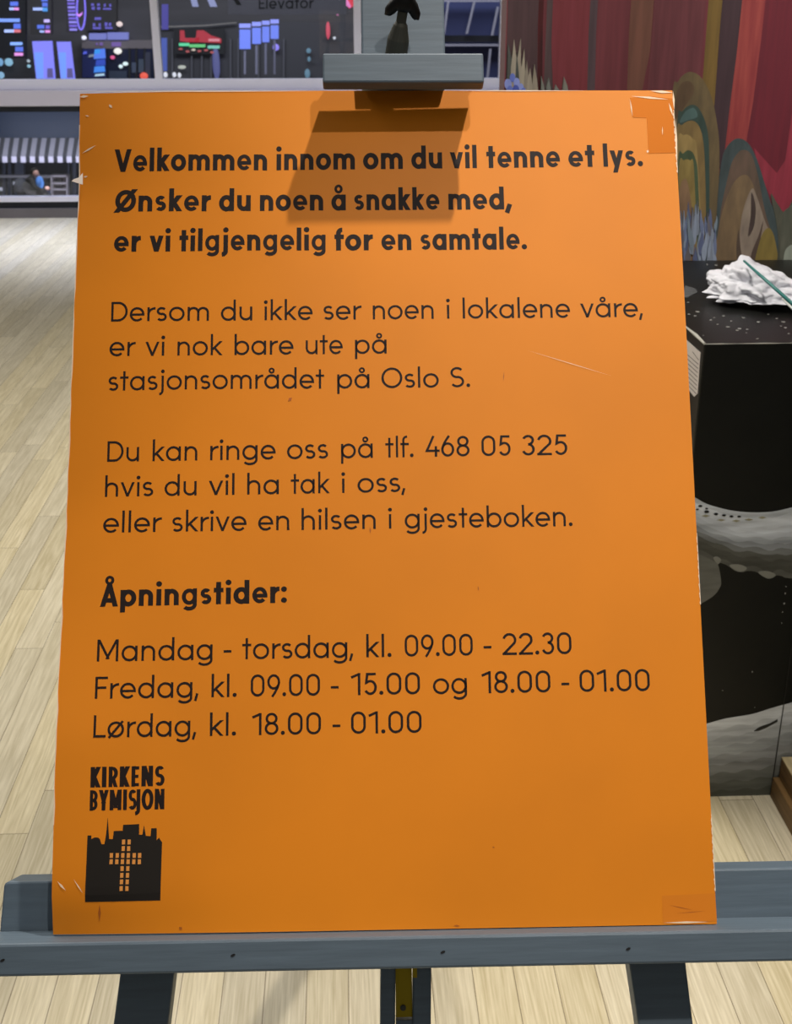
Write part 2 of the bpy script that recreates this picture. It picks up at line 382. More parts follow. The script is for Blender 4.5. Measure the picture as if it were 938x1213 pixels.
# ------------------------------------------------------------------ floor of pale strip planks
def floor_mat():
    m = bpy.data.materials.new('maple_strip_floor'); m.use_nodes = True; nt = m.node_tree; nd, lk = nt.nodes.new, nt.links.new
    b = nt.nodes['Principled BSDF']; b.inputs['Roughness'].default_value = 0.42; b.inputs['Specular IOR Level'].default_value = 0.45
    tc = nd('ShaderNodeTexCoord'); sp = nd('ShaderNodeSeparateXYZ'); lk(tc.outputs['Object'], sp.inputs[0])
    def ma(op, a, bb=None, c=None):
        n = nd('ShaderNodeMath'); n.operation = op
        for i, q in enumerate((a, bb, c)):
            if q is None: continue
            if isinstance(q, (int, float)): n.inputs[i].default_value = q
            else: lk(q, n.inputs[i])
        return n.outputs[0]
    px = ma('DIVIDE', ma('ADD', sp.outputs['X'], 0.159 + 0.074 * 400), 0.074)
    row = ma('FLOOR', px); fx = ma('FRACT', px)
    wn = nd('ShaderNodeTexWhiteNoise'); wn.noise_dimensions = '1D'; lk(row, wn.inputs['W'])
    py = ma('DIVIDE', ma('ADD', sp.outputs['Y'], ma('ADD', ma('MULTIPLY', wn.outputs['Value'], 7.3), 50)), 0.95)
    idx = ma('FLOOR', py); fy = ma('FRACT', py)
    cb = nd('ShaderNodeCombineXYZ'); lk(row, cb.inputs[0]); lk(idx, cb.inputs[1])
    w2 = nd('ShaderNodeTexWhiteNoise'); w2.noise_dimensions = '2D'; lk(cb.outputs[0], w2.inputs['Vector'])
    # grain
    gx = ma('ADD', ma('MULTIPLY', sp.outputs['X'], 60), ma('MULTIPLY', w2.outputs['Value'], 300))
    gy = ma('MULTIPLY', sp.outputs['Y'], 2.4)
    gc = nd('ShaderNodeCombineXYZ'); lk(gx, gc.inputs[0]); lk(gy, gc.inputs[1]); lk(ma('MULTIPLY', w2.outputs['Value'], 37), gc.inputs[2])
    g1 = nd('ShaderNodeTexNoise'); g1.inputs['Scale'].default_value = 0.32; g1.inputs['Detail'].default_value = 2.0; lk(gc.outputs[0], g1.inputs['Vector'])
    rings = ma('FRACT', ma('MULTIPLY', g1.outputs['Fac'], 11))
    rings = ma('ABSOLUTE', ma('SUBTRACT', rings, 0.5))
    g2 = nd('ShaderNodeTexNoise'); g2.inputs['Scale'].default_value = 5.5; g2.inputs['Detail'].default_value = 6; lk(gc.outputs[0], g2.inputs['Vector'])
    gr = ma('ADD', ma('MULTIPLY', rings, 0.5), ma('MULTIPLY', g2.outputs['Fac'], 0.75))
    cr = nd('ShaderNodeValToRGB'); lk(gr, cr.inputs[0])
    cr.color_ramp.elements[0].position = 0.28; cr.color_ramp.elements[0].color = lin(186, 173, 140)
    cr.color_ramp.elements[1].position = 0.78; cr.color_ramp.elements[1].color = lin(220, 209, 180)
    hs = nd('ShaderNodeHueSaturation'); lk(cr.outputs[0], hs.inputs['Color'])
    lk(ma('ADD', ma('MULTIPLY', w2.outputs['Value'], 0.20), 0.90), hs.inputs['Value'])
    lk(ma('ADD', ma('MULTIPLY', wn.outputs['Value'], 0.25), 0.85), hs.inputs['Saturation'])
    gap = ma('MAXIMUM', ma('GREATER_THAN', ma('ABSOLUTE', ma('SUBTRACT', fx, 0.5)), 0.488), ma('GREATER_THAN', ma('ABSOLUTE', ma('SUBTRACT', fy, 0.5)), 0.4990))
    mx = nd('ShaderNodeMix'); mx.data_type = 'RGBA'; lk(ma('MULTIPLY', gap, 0.7), mx.inputs['Factor']); lk(hs.outputs[0], mx.inputs[6]); mx.inputs[7].default_value = lin(84, 62, 38)
    lk(mx.outputs[2], b.inputs['Base Color'])
    return m
struct('floor', box(-7, 3.2, -2.2, 10.09, -0.06, 0.0), floor_mat())

# ------------------------------------------------------------------ far window wall
YW = 10.09
zs, zg = on_y(90, 125, YW).z, on_y(90, 94, YW).z          # sill board's lower edge, lower edge of the glass
XR = on_y(596, 50, YW).x
ZT = 3.3
# upper window: frame with mullions and panes
bm = bmesh.new()
mull = [-6.9, -5.6, -4.2, -2.82, on_y(185.5, 50, YW).x, on_y(423.5, 50, YW).x, XR]
for x in mull: box(x - 0.029, x + 0.029, YW - 0.03, YW + 0.05, zg, ZT, bm)
box(mull[0], XR + 0.029, YW - 0.03, YW + 0.05, zg - 0.075, zg + 0.002, bm)
box(mull[0], XR + 0.029, YW - 0.03, YW + 0.05, ZT - 0.06, ZT, bm)
win = struct('window_1', bm, M_WHITE, bevel=0.004)
M_GLASS = glass_mat('window_glass', (0.93, 0.94, 0.97, 1), 0.035)
for a, b in zip(mull, mull[1:]): obj('pane', box(a + .03, b - .03, YW + 0.008, YW + 0.014, zg + .003, ZT - .062), M_GLASS, win)
struct('trim_1', box(-7, XR + 0.04, YW - 0.07, YW + 0.05, zs, zg - 0.076), M_SILL, bevel=0.006)
# lower window with dark head, pale bottom rail
z1, z2 = on_y(50, 238.5, YW).z, on_y(50, 232.5, YW).z
bm = bmesh.new()
box(-7, XR + .03, YW - 0.02, YW + 0.04, zs - 0.045, zs - .001, bm)
lw = struct('window_2', bm, M_DARK)
obj('bottom_rail', box(-7, XR + .03, YW - 0.03, YW + 0.05, z1, z2), M_WHITE, lw)
obj('pane', box(-7, XR + .03, YW + 0.008, YW + 0.014, z2, zs - .045), M_GLASS, lw)
z3 = on_y(50, 246, YW).z
struct('trim_2', box(-7, XR + .03, YW - 0.02, YW + .05, z3, z1 - .001), M_DARK)
struct('baseboard_far', box(-7, XR + .03, YW - 0.05, YW + .05, 0, z3 - .001), M_SKIRT)
M_WALL = mat('dark_mauve_wall', lin(92, 70, 72), 0.75)
struct('wall_far', box(XR + .045, 3.2, YW - 0.02, YW + .08, 0, ZT), M_WALL)

# ------------------------------------------------------------------ mural wall behind the plinth
YM = 2.945
ZB = 1.0188                                                  # plinth top
YF = 2.1505                                                  # plinth front
XM0 = on_y(599, 60, YM).x
M_MBASE = mat('mural_maroon', lin(98, 46, 52), 0.6, 0.3, var=0.2, scale=(55, 1, 3))
struct('wall_back', box(XM0, 2.4, YM + 0.012, YM + 0.10, 0, 3.2), M_WALL)
mur = obj('mural', box(XM0, 2.39, YM, YM + 0.0115, 0.0, 3.19), M_MBASE)
tag(mur, 'painted mural of red curtain folds and olive scalloped lobes above the black plinth', 'mural')
lay = [0]
def spl(p, n=5):                            # closed smooth curve through the points
    o = []
    for i in range(len(p)):
        a, b, c, d = p[i - 1], p[i], p[(i + 1) % len(p)], p[(i + 2) % len(p)]
        for k in range(n):
            t = k / n
            o.append(tuple(.5 * (2 * b[q] + (c[q] - a[q]) * t + (2 * a[q] - 5 * b[q] + 4 * c[q] - d[q]) * t * t + (3 * b[q] - a[q] - 3 * c[q] + d[q]) * t ** 3) for q in (0, 1)))
    return o
def paint(name, pts, rgb, var=0.18, scale=(70, 1, 5), rgb2=None, ext=0.0003):
    if name not in ('curtain_fold', 'pale_flame'): pts = spl(pts); scale = (45, 1, 12)
    else: rgb = tuple(c * .85 for c in rgb); rgb2 = tuple(c * .85 for c in rgb2) if rgb2 else None
    pts = [(469 + (x - 469) * 1.23, -960) if y == -60 else (x, y) for x, y in pts]
    lay[0] += 1
    d = 0.0002 + 0.00009 * lay[0]
    m = mat('mural_paint', lin(*rgb), 0.6, 0.35, var=var, scale=scale, col2=lin(*rgb2) if rgb2 else None)
    return obj(name, prism([on_y(x, y, YM - d) for x, y in pts], (0, d, 0)), m, mur)
def strip(a, b, top=-60, bot=330): return [(a[0], top), (b[0], top), (b[1], bot), (a[1], bot)]
paint('curtain_fold', [(600, -60), (638, -60), (637, 130), (598, 130)], (84, 60, 64))
paint('curtain_fold', [(637, -60), (645, -60), (643, 30), (642, 130), (636, 130), (637, 30)], (92, 14, 20), rgb2=(50, 14, 18))
paint('curtain_fold', [(645, -60), (652, -60), (653, 60), (656, 130), (643, 130)], (84, 66, 68))
paint('curtain_fold', [(652, -60), (702, -60), (698, 40), (694, 130), (656, 130), (653, 50)], (132, 54, 64), rgb2=(118, 44, 50))
paint('curtain_fold', [(702, -60), (709, -60), (706, 40), (704, 130), (695, 130), (697, 40)], (84, 66, 72))
paint('curtain_fold', [(748, -60), (775, -60), (770, 60), (760, 110), (742, 130), (745, 40)], (118, 76, 62))
paint('curtain_fold', [(775, -60), (826, -60), (826, 130), (765, 130), (771, 60)], (110, 56, 62))
paint('curtain_fold', [(828, -60), (857, -60), (852, 40), (846, 125), (843, 180), (826, 180)], (122, 96, 46))
paint('curtain_fold', [(857, -60), (882, -60), (874, 70), (866, 130), (858, 200), (840, 200), (848, 100), (853, 30)], (66, 46, 52))
paint('curtain_fold', [(882, -60), (911, -60), (900, 60), (893, 120), (884, 190), (856, 200), (864, 130), (873, 60)], (160, 70, 64), rgb2=(134, 46, 50))
paint('curtain_fold', [(911, -60), (990, -60), (990, 330), (915, 330), (880, 190), (892, 120), (901, 50)], (96, 26, 40), rgb2=(112, 30, 44))
paint('curtain_fold', [(938, 135), (960, 90), (970, 330), (925, 330), (915, 240), (900, 205), (893, 175), (920, 205), (930, 190)], (142, 46, 62))
def lobe(cx, top, hw, bot, lean=0.0, n=14):
    p = [(cx - hw, bot)]
    for i in range(n + 1):
        a = math.pi - math.pi * i / n
        p.append((cx + hw * math.cos(a) + lean * (1 - math.sin(a)), top + (bot - top) * 0.55 * (1 - max(0, math.sin(a)) ** 0.8)))
    return p + [(cx + hw + lean, bot)]
paint('olive_lobe', [(790, 330), (796, 120), (803, 97), (812, 87), (822, 86), (833, 95), (843, 116), (849, 145), (852, 175), (851, 230), (848, 330)], (104, 88, 60), rgb2=(82, 70, 50))
paint('brown_patch', [(800, 140), (801, 112), (808, 98), (818, 97), (822, 108), (812, 125)], (82, 64, 46))
paint('teal_arch', [(800, 330), (802, 150), (808, 132), (820, 124), (830, 132), (838, 155), (840, 190), (840, 250), (837, 330)], (50, 66, 60))
paint('teal_glaze', [(805, 145), (812, 132), (822, 128), (826, 138), (816, 142)], (70, 92, 90))
paint('ochre_arch', [(800, 330), (801, 164), (808, 148), (820, 143), (829, 152), (834, 180), (836, 260), (832, 330)], (126, 104, 64), rgb2=(104, 86, 54))
paint('ochre_arch', [(801, 330), (802, 175), (810, 160), (820, 164), (826, 185), (830, 330)], (142, 120, 74))
paint('teal_arch', [(800, 330), (803, 192), (809, 182), (816, 178), (823, 186), (827, 215), (827, 330)], (66, 80, 58))
paint('ochre_arch', [(800, 330), (804, 200), (810, 190), (817, 190), (822, 202), (824, 330)], (140, 122, 70), rgb2=(116, 98, 56))
paint('tan_arch', [(800, 330), (804, 232), (811, 212), (816, 224), (822, 270), (824, 330)], (122, 96, 72))
paint('teal_arch', [(846, 330), (848, 268), (852, 210), (857, 182), (866, 168), (877, 164), (888, 172), (897, 190), (905, 215), (913, 240), (922, 262), (930, 330)], (62, 72, 74), rgb2=(48, 58, 58))
paint('brown_lobe', [(851, 330), (852, 262), (862, 210), (868, 190), (878, 178), (889, 182), (897, 205), (906, 250), (916, 285), (922, 330)], (92, 74, 62), rgb2=(74, 62, 52))
paint('tan_lobe', [(848, 330), (852, 268), (864, 226), (878, 208), (890, 214), (902, 255), (914, 290), (920, 330)], (112, 92, 66), rgb2=(90, 74, 56))
paint('grey_flame', [(874, 330), (876, 280), (880, 250), (890, 224), (896, 232), (906, 262), (915, 285), (918, 330), (905, 320), (895, 290), (890, 318)], (132, 118, 104), rgb2=(104, 92, 82))
paint('dark_fold', [(890, 228), (895, 245), (893, 268), (886, 280), (889, 255)], (60, 48, 44))
paint('dark_fold', [(904, 262), (898, 280), (890, 300), (888, 318), (893, 316), (899, 292)], (70, 56, 48))
paint('dark_fold', [(875, 272), (878, 300), (884, 318), (875, 318), (872, 295)], (76, 62, 52))
paint('olive_patch', [(893, 330), (900, 285), (910, 270), (918, 285), (922, 330)], (112, 96, 48))
paint('dark_hollow', [(913, 232), (920, 240), (930, 252), (940, 236), (952, 230), (990, 240), (990, 400), (915, 400), (922, 290)], (58, 58, 50), rgb2=(74, 74, 62))
paint('grey_mound', [(926, 262), (934, 246), (950, 240), (990, 250), (990, 330), (930, 330)], (86, 86, 74), rgb2=(66, 68, 58))
paint('pale_stroke', [(928, 308), (931, 295), (940, 290), (950, 300), (948, 330), (928, 330)], (128, 134, 122))
for k in range(44):                                         # blue flame strokes
    x = random.uniform(806, 848); y = random.uniform(268, 318); l = random.uniform(22, 44); q = random.uniform(-5, 4); ww = random.uniform(1.4, 3.2)
    if y - l < 228 + max(0, (x - 822)) * 1.1: l = max(10, y - 228 - max(0, (x - 822)) * 1.1)
    c = random.choice([(104, 114, 142), (132, 142, 160), (84, 92, 122), (112, 124, 136), (96, 92, 96), (120, 128, 142)])
    paint('blue_stroke', [(x - ww * .6, y), (x - ww * 1.2 + q * .3, y - l * .35), (x - ww * .5 + q * .9, y - l * .7), (x + q, y - l), (x + ww * .6 + q * .9, y - l * .65), (x + ww + q * .2, y - l * .3), (x + ww * .5, y)], c, var=.1)
for x, y, tx, ty, ww, c in [(606, 112, 602, 52, 6, (88, 92, 88)), (610, 112, 609, 47, 6, (176, 166, 150)), (615, 100, 617, 46, 4, (170, 160, 144)), (613, 112, 612, 62, 3, (74, 80, 78)),
                            (620, 112, 621, 58, 4, (178, 168, 150)), (624, 112, 624, 72, 4, (150, 140, 126)), (628, 112, 628, 80, 4, (168, 158, 142)), (634, 112, 633, 76, 4, (160, 150, 134)),
                            (643, 112, 641, 90, 2.5, (128, 130, 122)), (650, 112, 650, 92, 3.5, (122, 126, 120)), (660, 112, 658, 100, 4, (130, 132, 126)), (670, 112, 668, 91, 4, (136, 134, 124))]:
    paint('pale_flame', [(x - ww, y), (x - ww * .8, (y + ty) / 2), (tx, ty), (x + ww * .5, (y * .5 + ty * .5)), (x + ww, y)], c, var=.12)
for x, y, r in [(602, 100, 5), (607, 92, 4), (612, 98, 4.5), (617, 104, 4), (604, 108, 5), (611, 107, 5), (620, 109, 4)]:
    paint('blue_stroke', [(x + r * math.cos(a) * .8, y + r * 1.3 * math.sin(a)) for a in [k * math.pi / 5 for k in range(10)]], random.choice([(92, 108, 186), (66, 80, 160), (126, 138, 200)]), var=.1)

# ------------------------------------------------------------------ black painted plinth
XL = 0.6696; XS = 0.919
pl = empty('plinth', (0.9, (YF + YM) / 2, 0), 'tall black painted plinth with grey painted swags and a white label', 'plinth')
bm = box(XL, 1.6, YF, YM - 0.014, 0.001, ZB)
body = obj('body', bm, M_BLACK, pl, bevel=0.003)
def ppaint(name, pts, rgb, d, rgb2=None, scale=(7, 7, 42), var=.1, m=None):
    if 'swag' in name or 'lobe' in name: pts = spl(pts)
    m = m or mat('plinth_paint', lin(*rgb), 0.45, 0.4, var=var, scale=scale, col2=lin(*rgb2) if rgb2 else None)
    return obj(name, prism([on_y(x, y, YF - d) for x, y in pts], (0, d - .0001, 0)), m, pl)
def curve(p, x):
    for (a, b), (c, d) in zip(p, p[1:]):
        if a <= x <= c: return b + (d - b) * (x - a) / (c - a)
    return p[-1][1]
def graded(name, top, low, cols, d, n=12):                  # brushed band whose painted tone runs from its upper to its lower edge
    top, low = ([q for q in spl_open(top)], [q for q in spl_open(low)])
    bm = bmesh.new(); ms = []
    xs = [800 + 5 * k for k in range(41)]
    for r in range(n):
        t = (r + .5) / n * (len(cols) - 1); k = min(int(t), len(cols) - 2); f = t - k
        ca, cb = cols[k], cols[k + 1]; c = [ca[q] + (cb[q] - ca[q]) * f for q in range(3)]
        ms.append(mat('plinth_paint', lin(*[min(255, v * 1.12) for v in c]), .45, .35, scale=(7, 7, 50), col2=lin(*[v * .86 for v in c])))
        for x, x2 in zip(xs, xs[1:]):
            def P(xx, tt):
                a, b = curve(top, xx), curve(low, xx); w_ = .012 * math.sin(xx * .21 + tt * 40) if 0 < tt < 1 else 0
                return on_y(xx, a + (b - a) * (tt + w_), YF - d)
            f_ = bm.faces.new([bm.verts.new(q) for q in (P(x, (r + 1) / n), P(x2, (r + 1) / n), P(x2, r / n), P(x, r / n))]); f_.material_index = r
    return obj(name, bm, ms, pl)
def spl_open(p):
    q = spl([(2 * p[0][0] - p[1][0], 2 * p[0][1] - p[1][1])] + p + [(2 * p[-1][0] - p[-2][0], 2 * p[-1][1] - p[-2][1])], 6)
    return [a for a in q if 0][:0] or [a for a in q[6:6 * len(p) + 1]]
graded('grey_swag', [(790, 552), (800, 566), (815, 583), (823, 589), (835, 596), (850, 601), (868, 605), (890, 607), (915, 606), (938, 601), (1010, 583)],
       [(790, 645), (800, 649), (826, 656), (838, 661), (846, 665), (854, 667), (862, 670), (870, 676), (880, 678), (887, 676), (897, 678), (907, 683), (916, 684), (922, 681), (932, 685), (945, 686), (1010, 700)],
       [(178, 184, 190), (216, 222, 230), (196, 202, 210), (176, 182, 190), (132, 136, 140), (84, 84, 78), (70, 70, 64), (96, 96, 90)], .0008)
for x, y, r in [(829.5, 599.5, 2.2), (826, 603.5, 1.6), (837, 602.5, 1.6), (837, 606.3, 2.8), (848, 609, 2.4), (857.5, 610.5, 2.2), (866.5, 611.8, 2.1), (875.5, 612, 2)]:
    ppaint('painted_bead', [(x + r * 1.1 * math.cos(a), y + r * .55 * math.sin(a)) for a in [k * math.pi / 6 for k in range(12)]], (20, 20, 22), .0016)
for x, y in [(836, 611), (854, 616), (872, 617), (887, 615.5), (903, 613)]:
    ppaint('painted_stitch', [(x - 5, y), (x, y - 1.2), (x + 5, y), (x, y + 1.4)], (150, 146, 122), .0016)
ppaint('grey_lobe', [(820, 652), (832, 656), (845, 661), (851, 671), (854, 688), (853, 695), (846, 705), (832, 714), (820, 718)], (112, 112, 106), .0006, rgb2=(88, 88, 82))
for x0, x1, y in [(845, 854, 664), (864, 884, 673), (898, 918, 681)]:
    ppaint('scallop', spl([(x0, y - 3), ((x0 + x1) / 2, y - 4.5), (x1, y - 1), (x1 - 2, y + 3), ((x0 + x1) / 2, y + 4)]), (132, 132, 124), .0012)
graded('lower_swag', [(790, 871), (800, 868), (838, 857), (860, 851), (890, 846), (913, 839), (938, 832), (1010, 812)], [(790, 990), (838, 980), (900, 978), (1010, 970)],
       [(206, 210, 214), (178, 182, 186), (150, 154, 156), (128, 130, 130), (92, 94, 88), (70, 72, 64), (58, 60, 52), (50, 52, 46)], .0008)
ppaint('dark_streak', [(893, 866), (900, 861), (912, 857), (921, 852), (921, 855), (908, 862), (898, 866)], (40, 40, 38), .0018)
obj('panel_seam', box(XS - .001, XS + .001, YF - .0022, YF - .0003, 0.002, ZB - .004), mat('seam_dark', lin(30, 30, 28), .5), pl)  # dark line along the panel seam
# worn white edges, flecks, label
bm = bmesh.new()
def chip(bm, c, r, ax, ay, nn):
    k = random.randint(5, 7); a0 = random.random() * 6
    prism([c + ax * r * random.uniform(.6, 1.2) * math.cos(a0 + 2 * math.pi * i / k) * 1.5 + ay * r * random.uniform(.6, 1.1) * math.sin(a0 + 2 * math.pi * i / k) for i in range(k)], nn * -0.0006, bm)
M_FLECK = mat('white_fleck', lin(170, 170, 164), .7)
X_, Y_, Z_ = Vector((1, 0, 0)), Vector((0, 1, 0)), Vector((0, 0, 1))
for x, y, r in [(816, 372, 2), (823, 374, 3), (826, 369, 4), (842, 379, 2.5), (846, 376, 2), (857, 374, 2.2), (862, 387, 3), (876, 389, 3), (873, 391, 2.5), (898, 381, 3), (880, 376, 3), (920, 377, 2.5), (928, 381, 4), (930, 388, 2.5), (934, 395, 2), (897, 401, 2), (885, 390, 2), (884, 394, 1.8), (838, 313, 2.5), (848, 314, 3), (815, 358, 2), (833, 397, 1.2), (910, 372, 2), (866, 380, 1.5), (850, 384, 1.6), (925, 386, 2)]:
    bm = bmesh.new(); chip(bm, on_z(x, y, ZB + .0007), r * .0008, X_, Y_ * 1.6, Z_); obj('paint_fleck', bm, M_FLECK, pl)
for x, y, r in [(930, 703, 2), (929, 715, 2), (927, 725, 1.5), (926, 738, 1.2), (891, 796, 1.5), (856, 818, 1), (894, 838, 1), (931, 695, 1.3)]:
    bm = bmesh.new(); chip(bm, on_y(x, y, YF - .0024), r * .0010, X_ * .6, Z_ * 1.3, -Y_); obj('paint_fleck', bm, M_FLECK, pl)
bm = tube([(XL + .001, YF + .001 + .06 * i, ZB - .0005 + .001 * math.sin(i * 2)) for i in range(12)], [.0022 + .0012 * math.sin(i * 1.7) for i in range(12)], n=6)
tube([(XL + .001 + .03 * i, YF + .001, ZB - .001) for i in range(22)], [.0009 + .0005 * math.sin(i * 2.1) for i in range(22)], bm, n=6)
obj('worn_edge', bm, mat('worn_white_edge', lin(176, 174, 164), .7), pl)
obj('grey_smear', prism([on_z(x, y, ZB + .0012) for x, y in [(806, 352), (812, 338), (824, 342), (826, 346), (814, 352)]], (0, 0, -.001)), mat('smear_paint', lin(70, 72, 74), .5, col2=lin(96, 98, 100), scale=(60, 60, 60)), pl)
XA = XL - .0012
lab = obj('paper_label', prism([on_x(x, y, XA) for x, y in [(812, 402), (829.5, 418), (826, 466), (822, 470), (815, 461), (808, 452)]], (.001, 0, 0)), mat('label_paper', lin(205, 196, 190), .7), pl)
bm = bmesh.new()
for k in range(9):
    y = 418 + k * 5.0
    a, b = (811, y - 6 - 0), (827.3 - k * .35, y + 8)
    if k == 0: a = (820, 416)
    prism([on_x(a[0], a[1], XA - .0003), on_x(b[0], b[1], XA - .0003), on_x(b[0], b[1] + 1.0, XA - .0003), on_x(a[0], a[1] + 1.0, XA - .0003)], (.0002, 0, 0), bm)
obj('label_print', bm, mat('label_ink', lin(96, 88, 84), .7), lab)

# ------------------------------------------------------------------ right wall with stepped wooden baseboard
M_BASEW = mat('walnut_baseboard', lin(108, 82, 48), .55, var=.35, scale=(60, 5, 60))
M_BASET = mat('pale_baseboard_top', lin(196, 178, 138), .6, var=.25, scale=(40, 8, 40))
X1 = 0.9168
def prof(z0, z1, x0, x1, ya, yb): return box(x0, x1, ya, yb, z0, z1)
YE = YF - .004
br = struct('baseboard_right', prof(0, .050, X1, .9585, -.4, YE), M_BASEW, bevel=.002)
obj('upper_board', prof(.0501, .098, X1 + .0135, .9585, -.4, YE), M_BASEW, br, bevel=.002)
obj('pale_top', prof(.0981, .101, X1 + .0135, .9585, -.4, YE), M_BASET, br)  # paler strip capping the baseboard
M_RW = mat('grey_marbled_paint', lin(30, 30, 28), .45, col2=lin(120, 124, 122), scale=(4, 4, 7))
struct('wall_right', box(.96, 1.06, -.4, YE, 0, 3.2), M_RW)

# ------------------------------------------------------------------ crumpled tissue and stick on the plinth
zt = ZB + .0015
bm = bmesh.new(); bmesh.ops.create_icosphere(bm, subdivisions=6, radius=1.0)
cen = on_z(893, 355, zt)
rr = random.Random(21)
planes = []
for k in range(30):
    n_ = Vector((rr.uniform(-1, 1), rr.uniform(-1, 1), rr.uniform(-.6, 1))).normalized(); planes.append((n_, rr.uniform(.62, 1.0)))
for v in bm.verts:
    q = v.co.normalized(); f = 1.25
    for n_, d_ in planes:
        t = q.dot(n_)
        if t > .05: f = min(f, d_ / t)
    for s_, a_ in ((1.5, .16), (3.0, .13), (7, .03)):
        f += a_ * (abs(noise.noise(q * s_ + Vector((s_, 3.1, 7.7)))) * 2 - .45)
    p = q * f
    p = Vector((p.x * .128, p.y * .125, p.z * .068))
    p.z *= 1.0 - .45 * max(-.3, p.x / .125); p.y -= max(0, p.x) * .25
    if p.z < 0: p.z *= .22
    v.co = p
zmin = min(v.co.z for v in bm.verts)
for v in bm.verts: v.co = v.co + Vector((cen.x, cen.y, zt - zmin))
ti = obj('tissue', bm, M_TISSUE, smooth=True); tag(ti, 'crumpled white paper tissue lying on top of the black plinth', 'tissue')
s0, s1 = on_y(881, 309, cen.y - .02), on_z(950, 370, ZB + .034)
stk = empty('paint_stick', (s0 + s1) / 2, 'thin teal plastic stick with a white end lying across the tissue', 'stick')
M_TEAL = mat('teal_plastic', lin(58, 128, 122), .35); M_WHP = mat('white_plastic', lin(225, 228, 222), .4)
obj('shaft', tube([s0, s0.lerp(s1, .35), s1], [.0022, .0034, .0036], n=10), M_TEAL, stk, smooth=True)
obj('blade', tube([s0.lerp(s1, .68) + Vector((0, -.004, -.007)), s0.lerp(s1, .84) + Vector((0, -.005, -.0075)), s1 + Vector((0, -.006, -.008))], [.002, .0036, .004], n=10), M_WHP, stk, smooth=True)

# ------------------------------------------------------------------ easel
ez = empty('easel', (BO.x, BO.y - .4, 0), 'blue-grey painted wooden display easel holding the orange notice board', 'easel')
WF, WB = .027, -.0365                                         # front of the ledge, face of its back board
a = on_b(-90, 1120.1, WF); b = on_b(1040, 1098.4, WF)         # ledge front top edge, seen running past both frame sides
def tilted(u): return a[1] + (b[1] - a[1]) * (u - a[0]) / (b[0] - a[0])
def tb(ua, ub, dv0, dv1, w0, w1, bm=None):                    # bar along the ledge
    bm = bm or bmesh.new(); ca, cb = tilted(ua), tilted(ub)
    hexa(bm, [B(ua, ca + dv0, w1), B(ub, cb + dv0, w1), B(ub, cb + dv1, w1), B(ua, ca + dv1, w1), B(ua, ca + dv0, w0), B(ub, cb + dv0, w0), B(ub, cb + dv1, w0), B(ua, ca + dv1, w0)])
    return bm
UL, UR = a[0], b[0]
ledge = obj('ledge', tb(UL, UR, -.0285, 0, WB, WF), M_GREY, ez, bevel=.0025)
ul = on_b(3, 1085, WB)[0]; ur = UR - .02
# back board with chamfered upper corners
ct = lambda u: tilted(u)
hb = .0455
pts = [(ul - .004, -.0285), (ur, -.0285), (ur, hb - .012), (ur - .012, hb), (ul + .003, hb), (ul, hb - .003)]
bm = prism([B(u, ct(u) + q, WB) for u, q in pts], N * -.0495)
obj('back_board', bm, M_GREY, ez, bevel=.003)
for x, y in [(3, 1137.5), (276, 1131.5), (524.5, 1127.8), (744, 1124)]:
    u, v = on_b(x, y, WF)
    obj('screw_hole', prism([B(u + r * math.cos(t), v + r * .55 * math.sin(t) + r * .3 * math.cos(t), WF + .0004) for r, t in [(.0022, k * math.pi / 5) for k in range(10)]], N * -.0008), M_HOLE, ledge)
def leg(name, l0, l1, r0, r1, top_v, w0, w1):
    L0, L1, R0, R1 = (Vector(on_b(*p, w1)) for p in (l0, l1, r0, r1))
    dl = (L1 - L0) / (L1.y - L0.y); dr_ = (R1 - R0) / (R1.y - R0.y)
    def base_v(w): return -(BO.z + N.z * w) / V.z
    bm = bmesh.new(); P = []
    for w in (w1, w0):
        bv = base_v(w) + .002
        P += [B(L0.x + dl.x * (bv - L0.y), bv, w), B(R0.x + dr_.x * (bv - R0.y), bv, w), B(R0.x + dr_.x * (top_v - R0.y), top_v, w), B(L0.x + dl.x * (top_v - L0.y), top_v, w)]
    hexa(bm, P)
    return obj(name, bm, M_GREY, ez, bevel=.002)
LW1, LW0 = -.0865, -.112
lg = leg('front_leg', (142.5, 1151), (134.3, 1213), (206.8, 1149.4), (199, 1213), .50, LW0, LW1)
leg('front_leg', (744.7, 1137), (756, 1213), (811.7, 1136), (821, 1213), .50, LW0, LW1)
# slotted centre post: two rails, a brass strip between
def rail(l, r):
    return leg('post_rail', (l, 1143), (l - .5, 1213), (r, 1143), (r - .6, 1213), BH + .02, LW0, LW1)
rail(450.7, 468.6); rail(489.3, 511)
ub0, vb0 = on_b(469, 1205, LW1 - .008); ub1, _ = on_b(488.5, 1205, LW1 - .008)
obj('brass_strip', bbox(ub0, ub1, vb0, .3, LW1 - .012, LW1 - .008), M_BRASS, ez)
u1, v1 = on_b(489, 1158, LW1 + .002); u2, _ = on_b(494, 1158, LW1 + .002)
obj('brass_catch', bbox(u1, u2, v1, v1 + .05, LW1 + .0005, LW1 + .003), M_BRASS, ez)
u, v = on_b(477.5, 1194, LW1 - .006)
obj('screw', tube([B(u, v, LW1 - .0085), B(u, v, LW1 - .0055), B(u, v, LW1 - .005)], [.0028, .0028, .0015], n=14), M_STEEL, ez)
uc = (ub0 + ub1) / 2
obj('post_block', bbox(ub0, ub1, -.9, vb0 - .002, LW0, LW1 - .004), M_GREY, ez)
obj('cross_bar', bbox(-.27, .27, .42, .47, LW0 - .022, LW0 - .001), M_GREY, ez, bevel=.002)
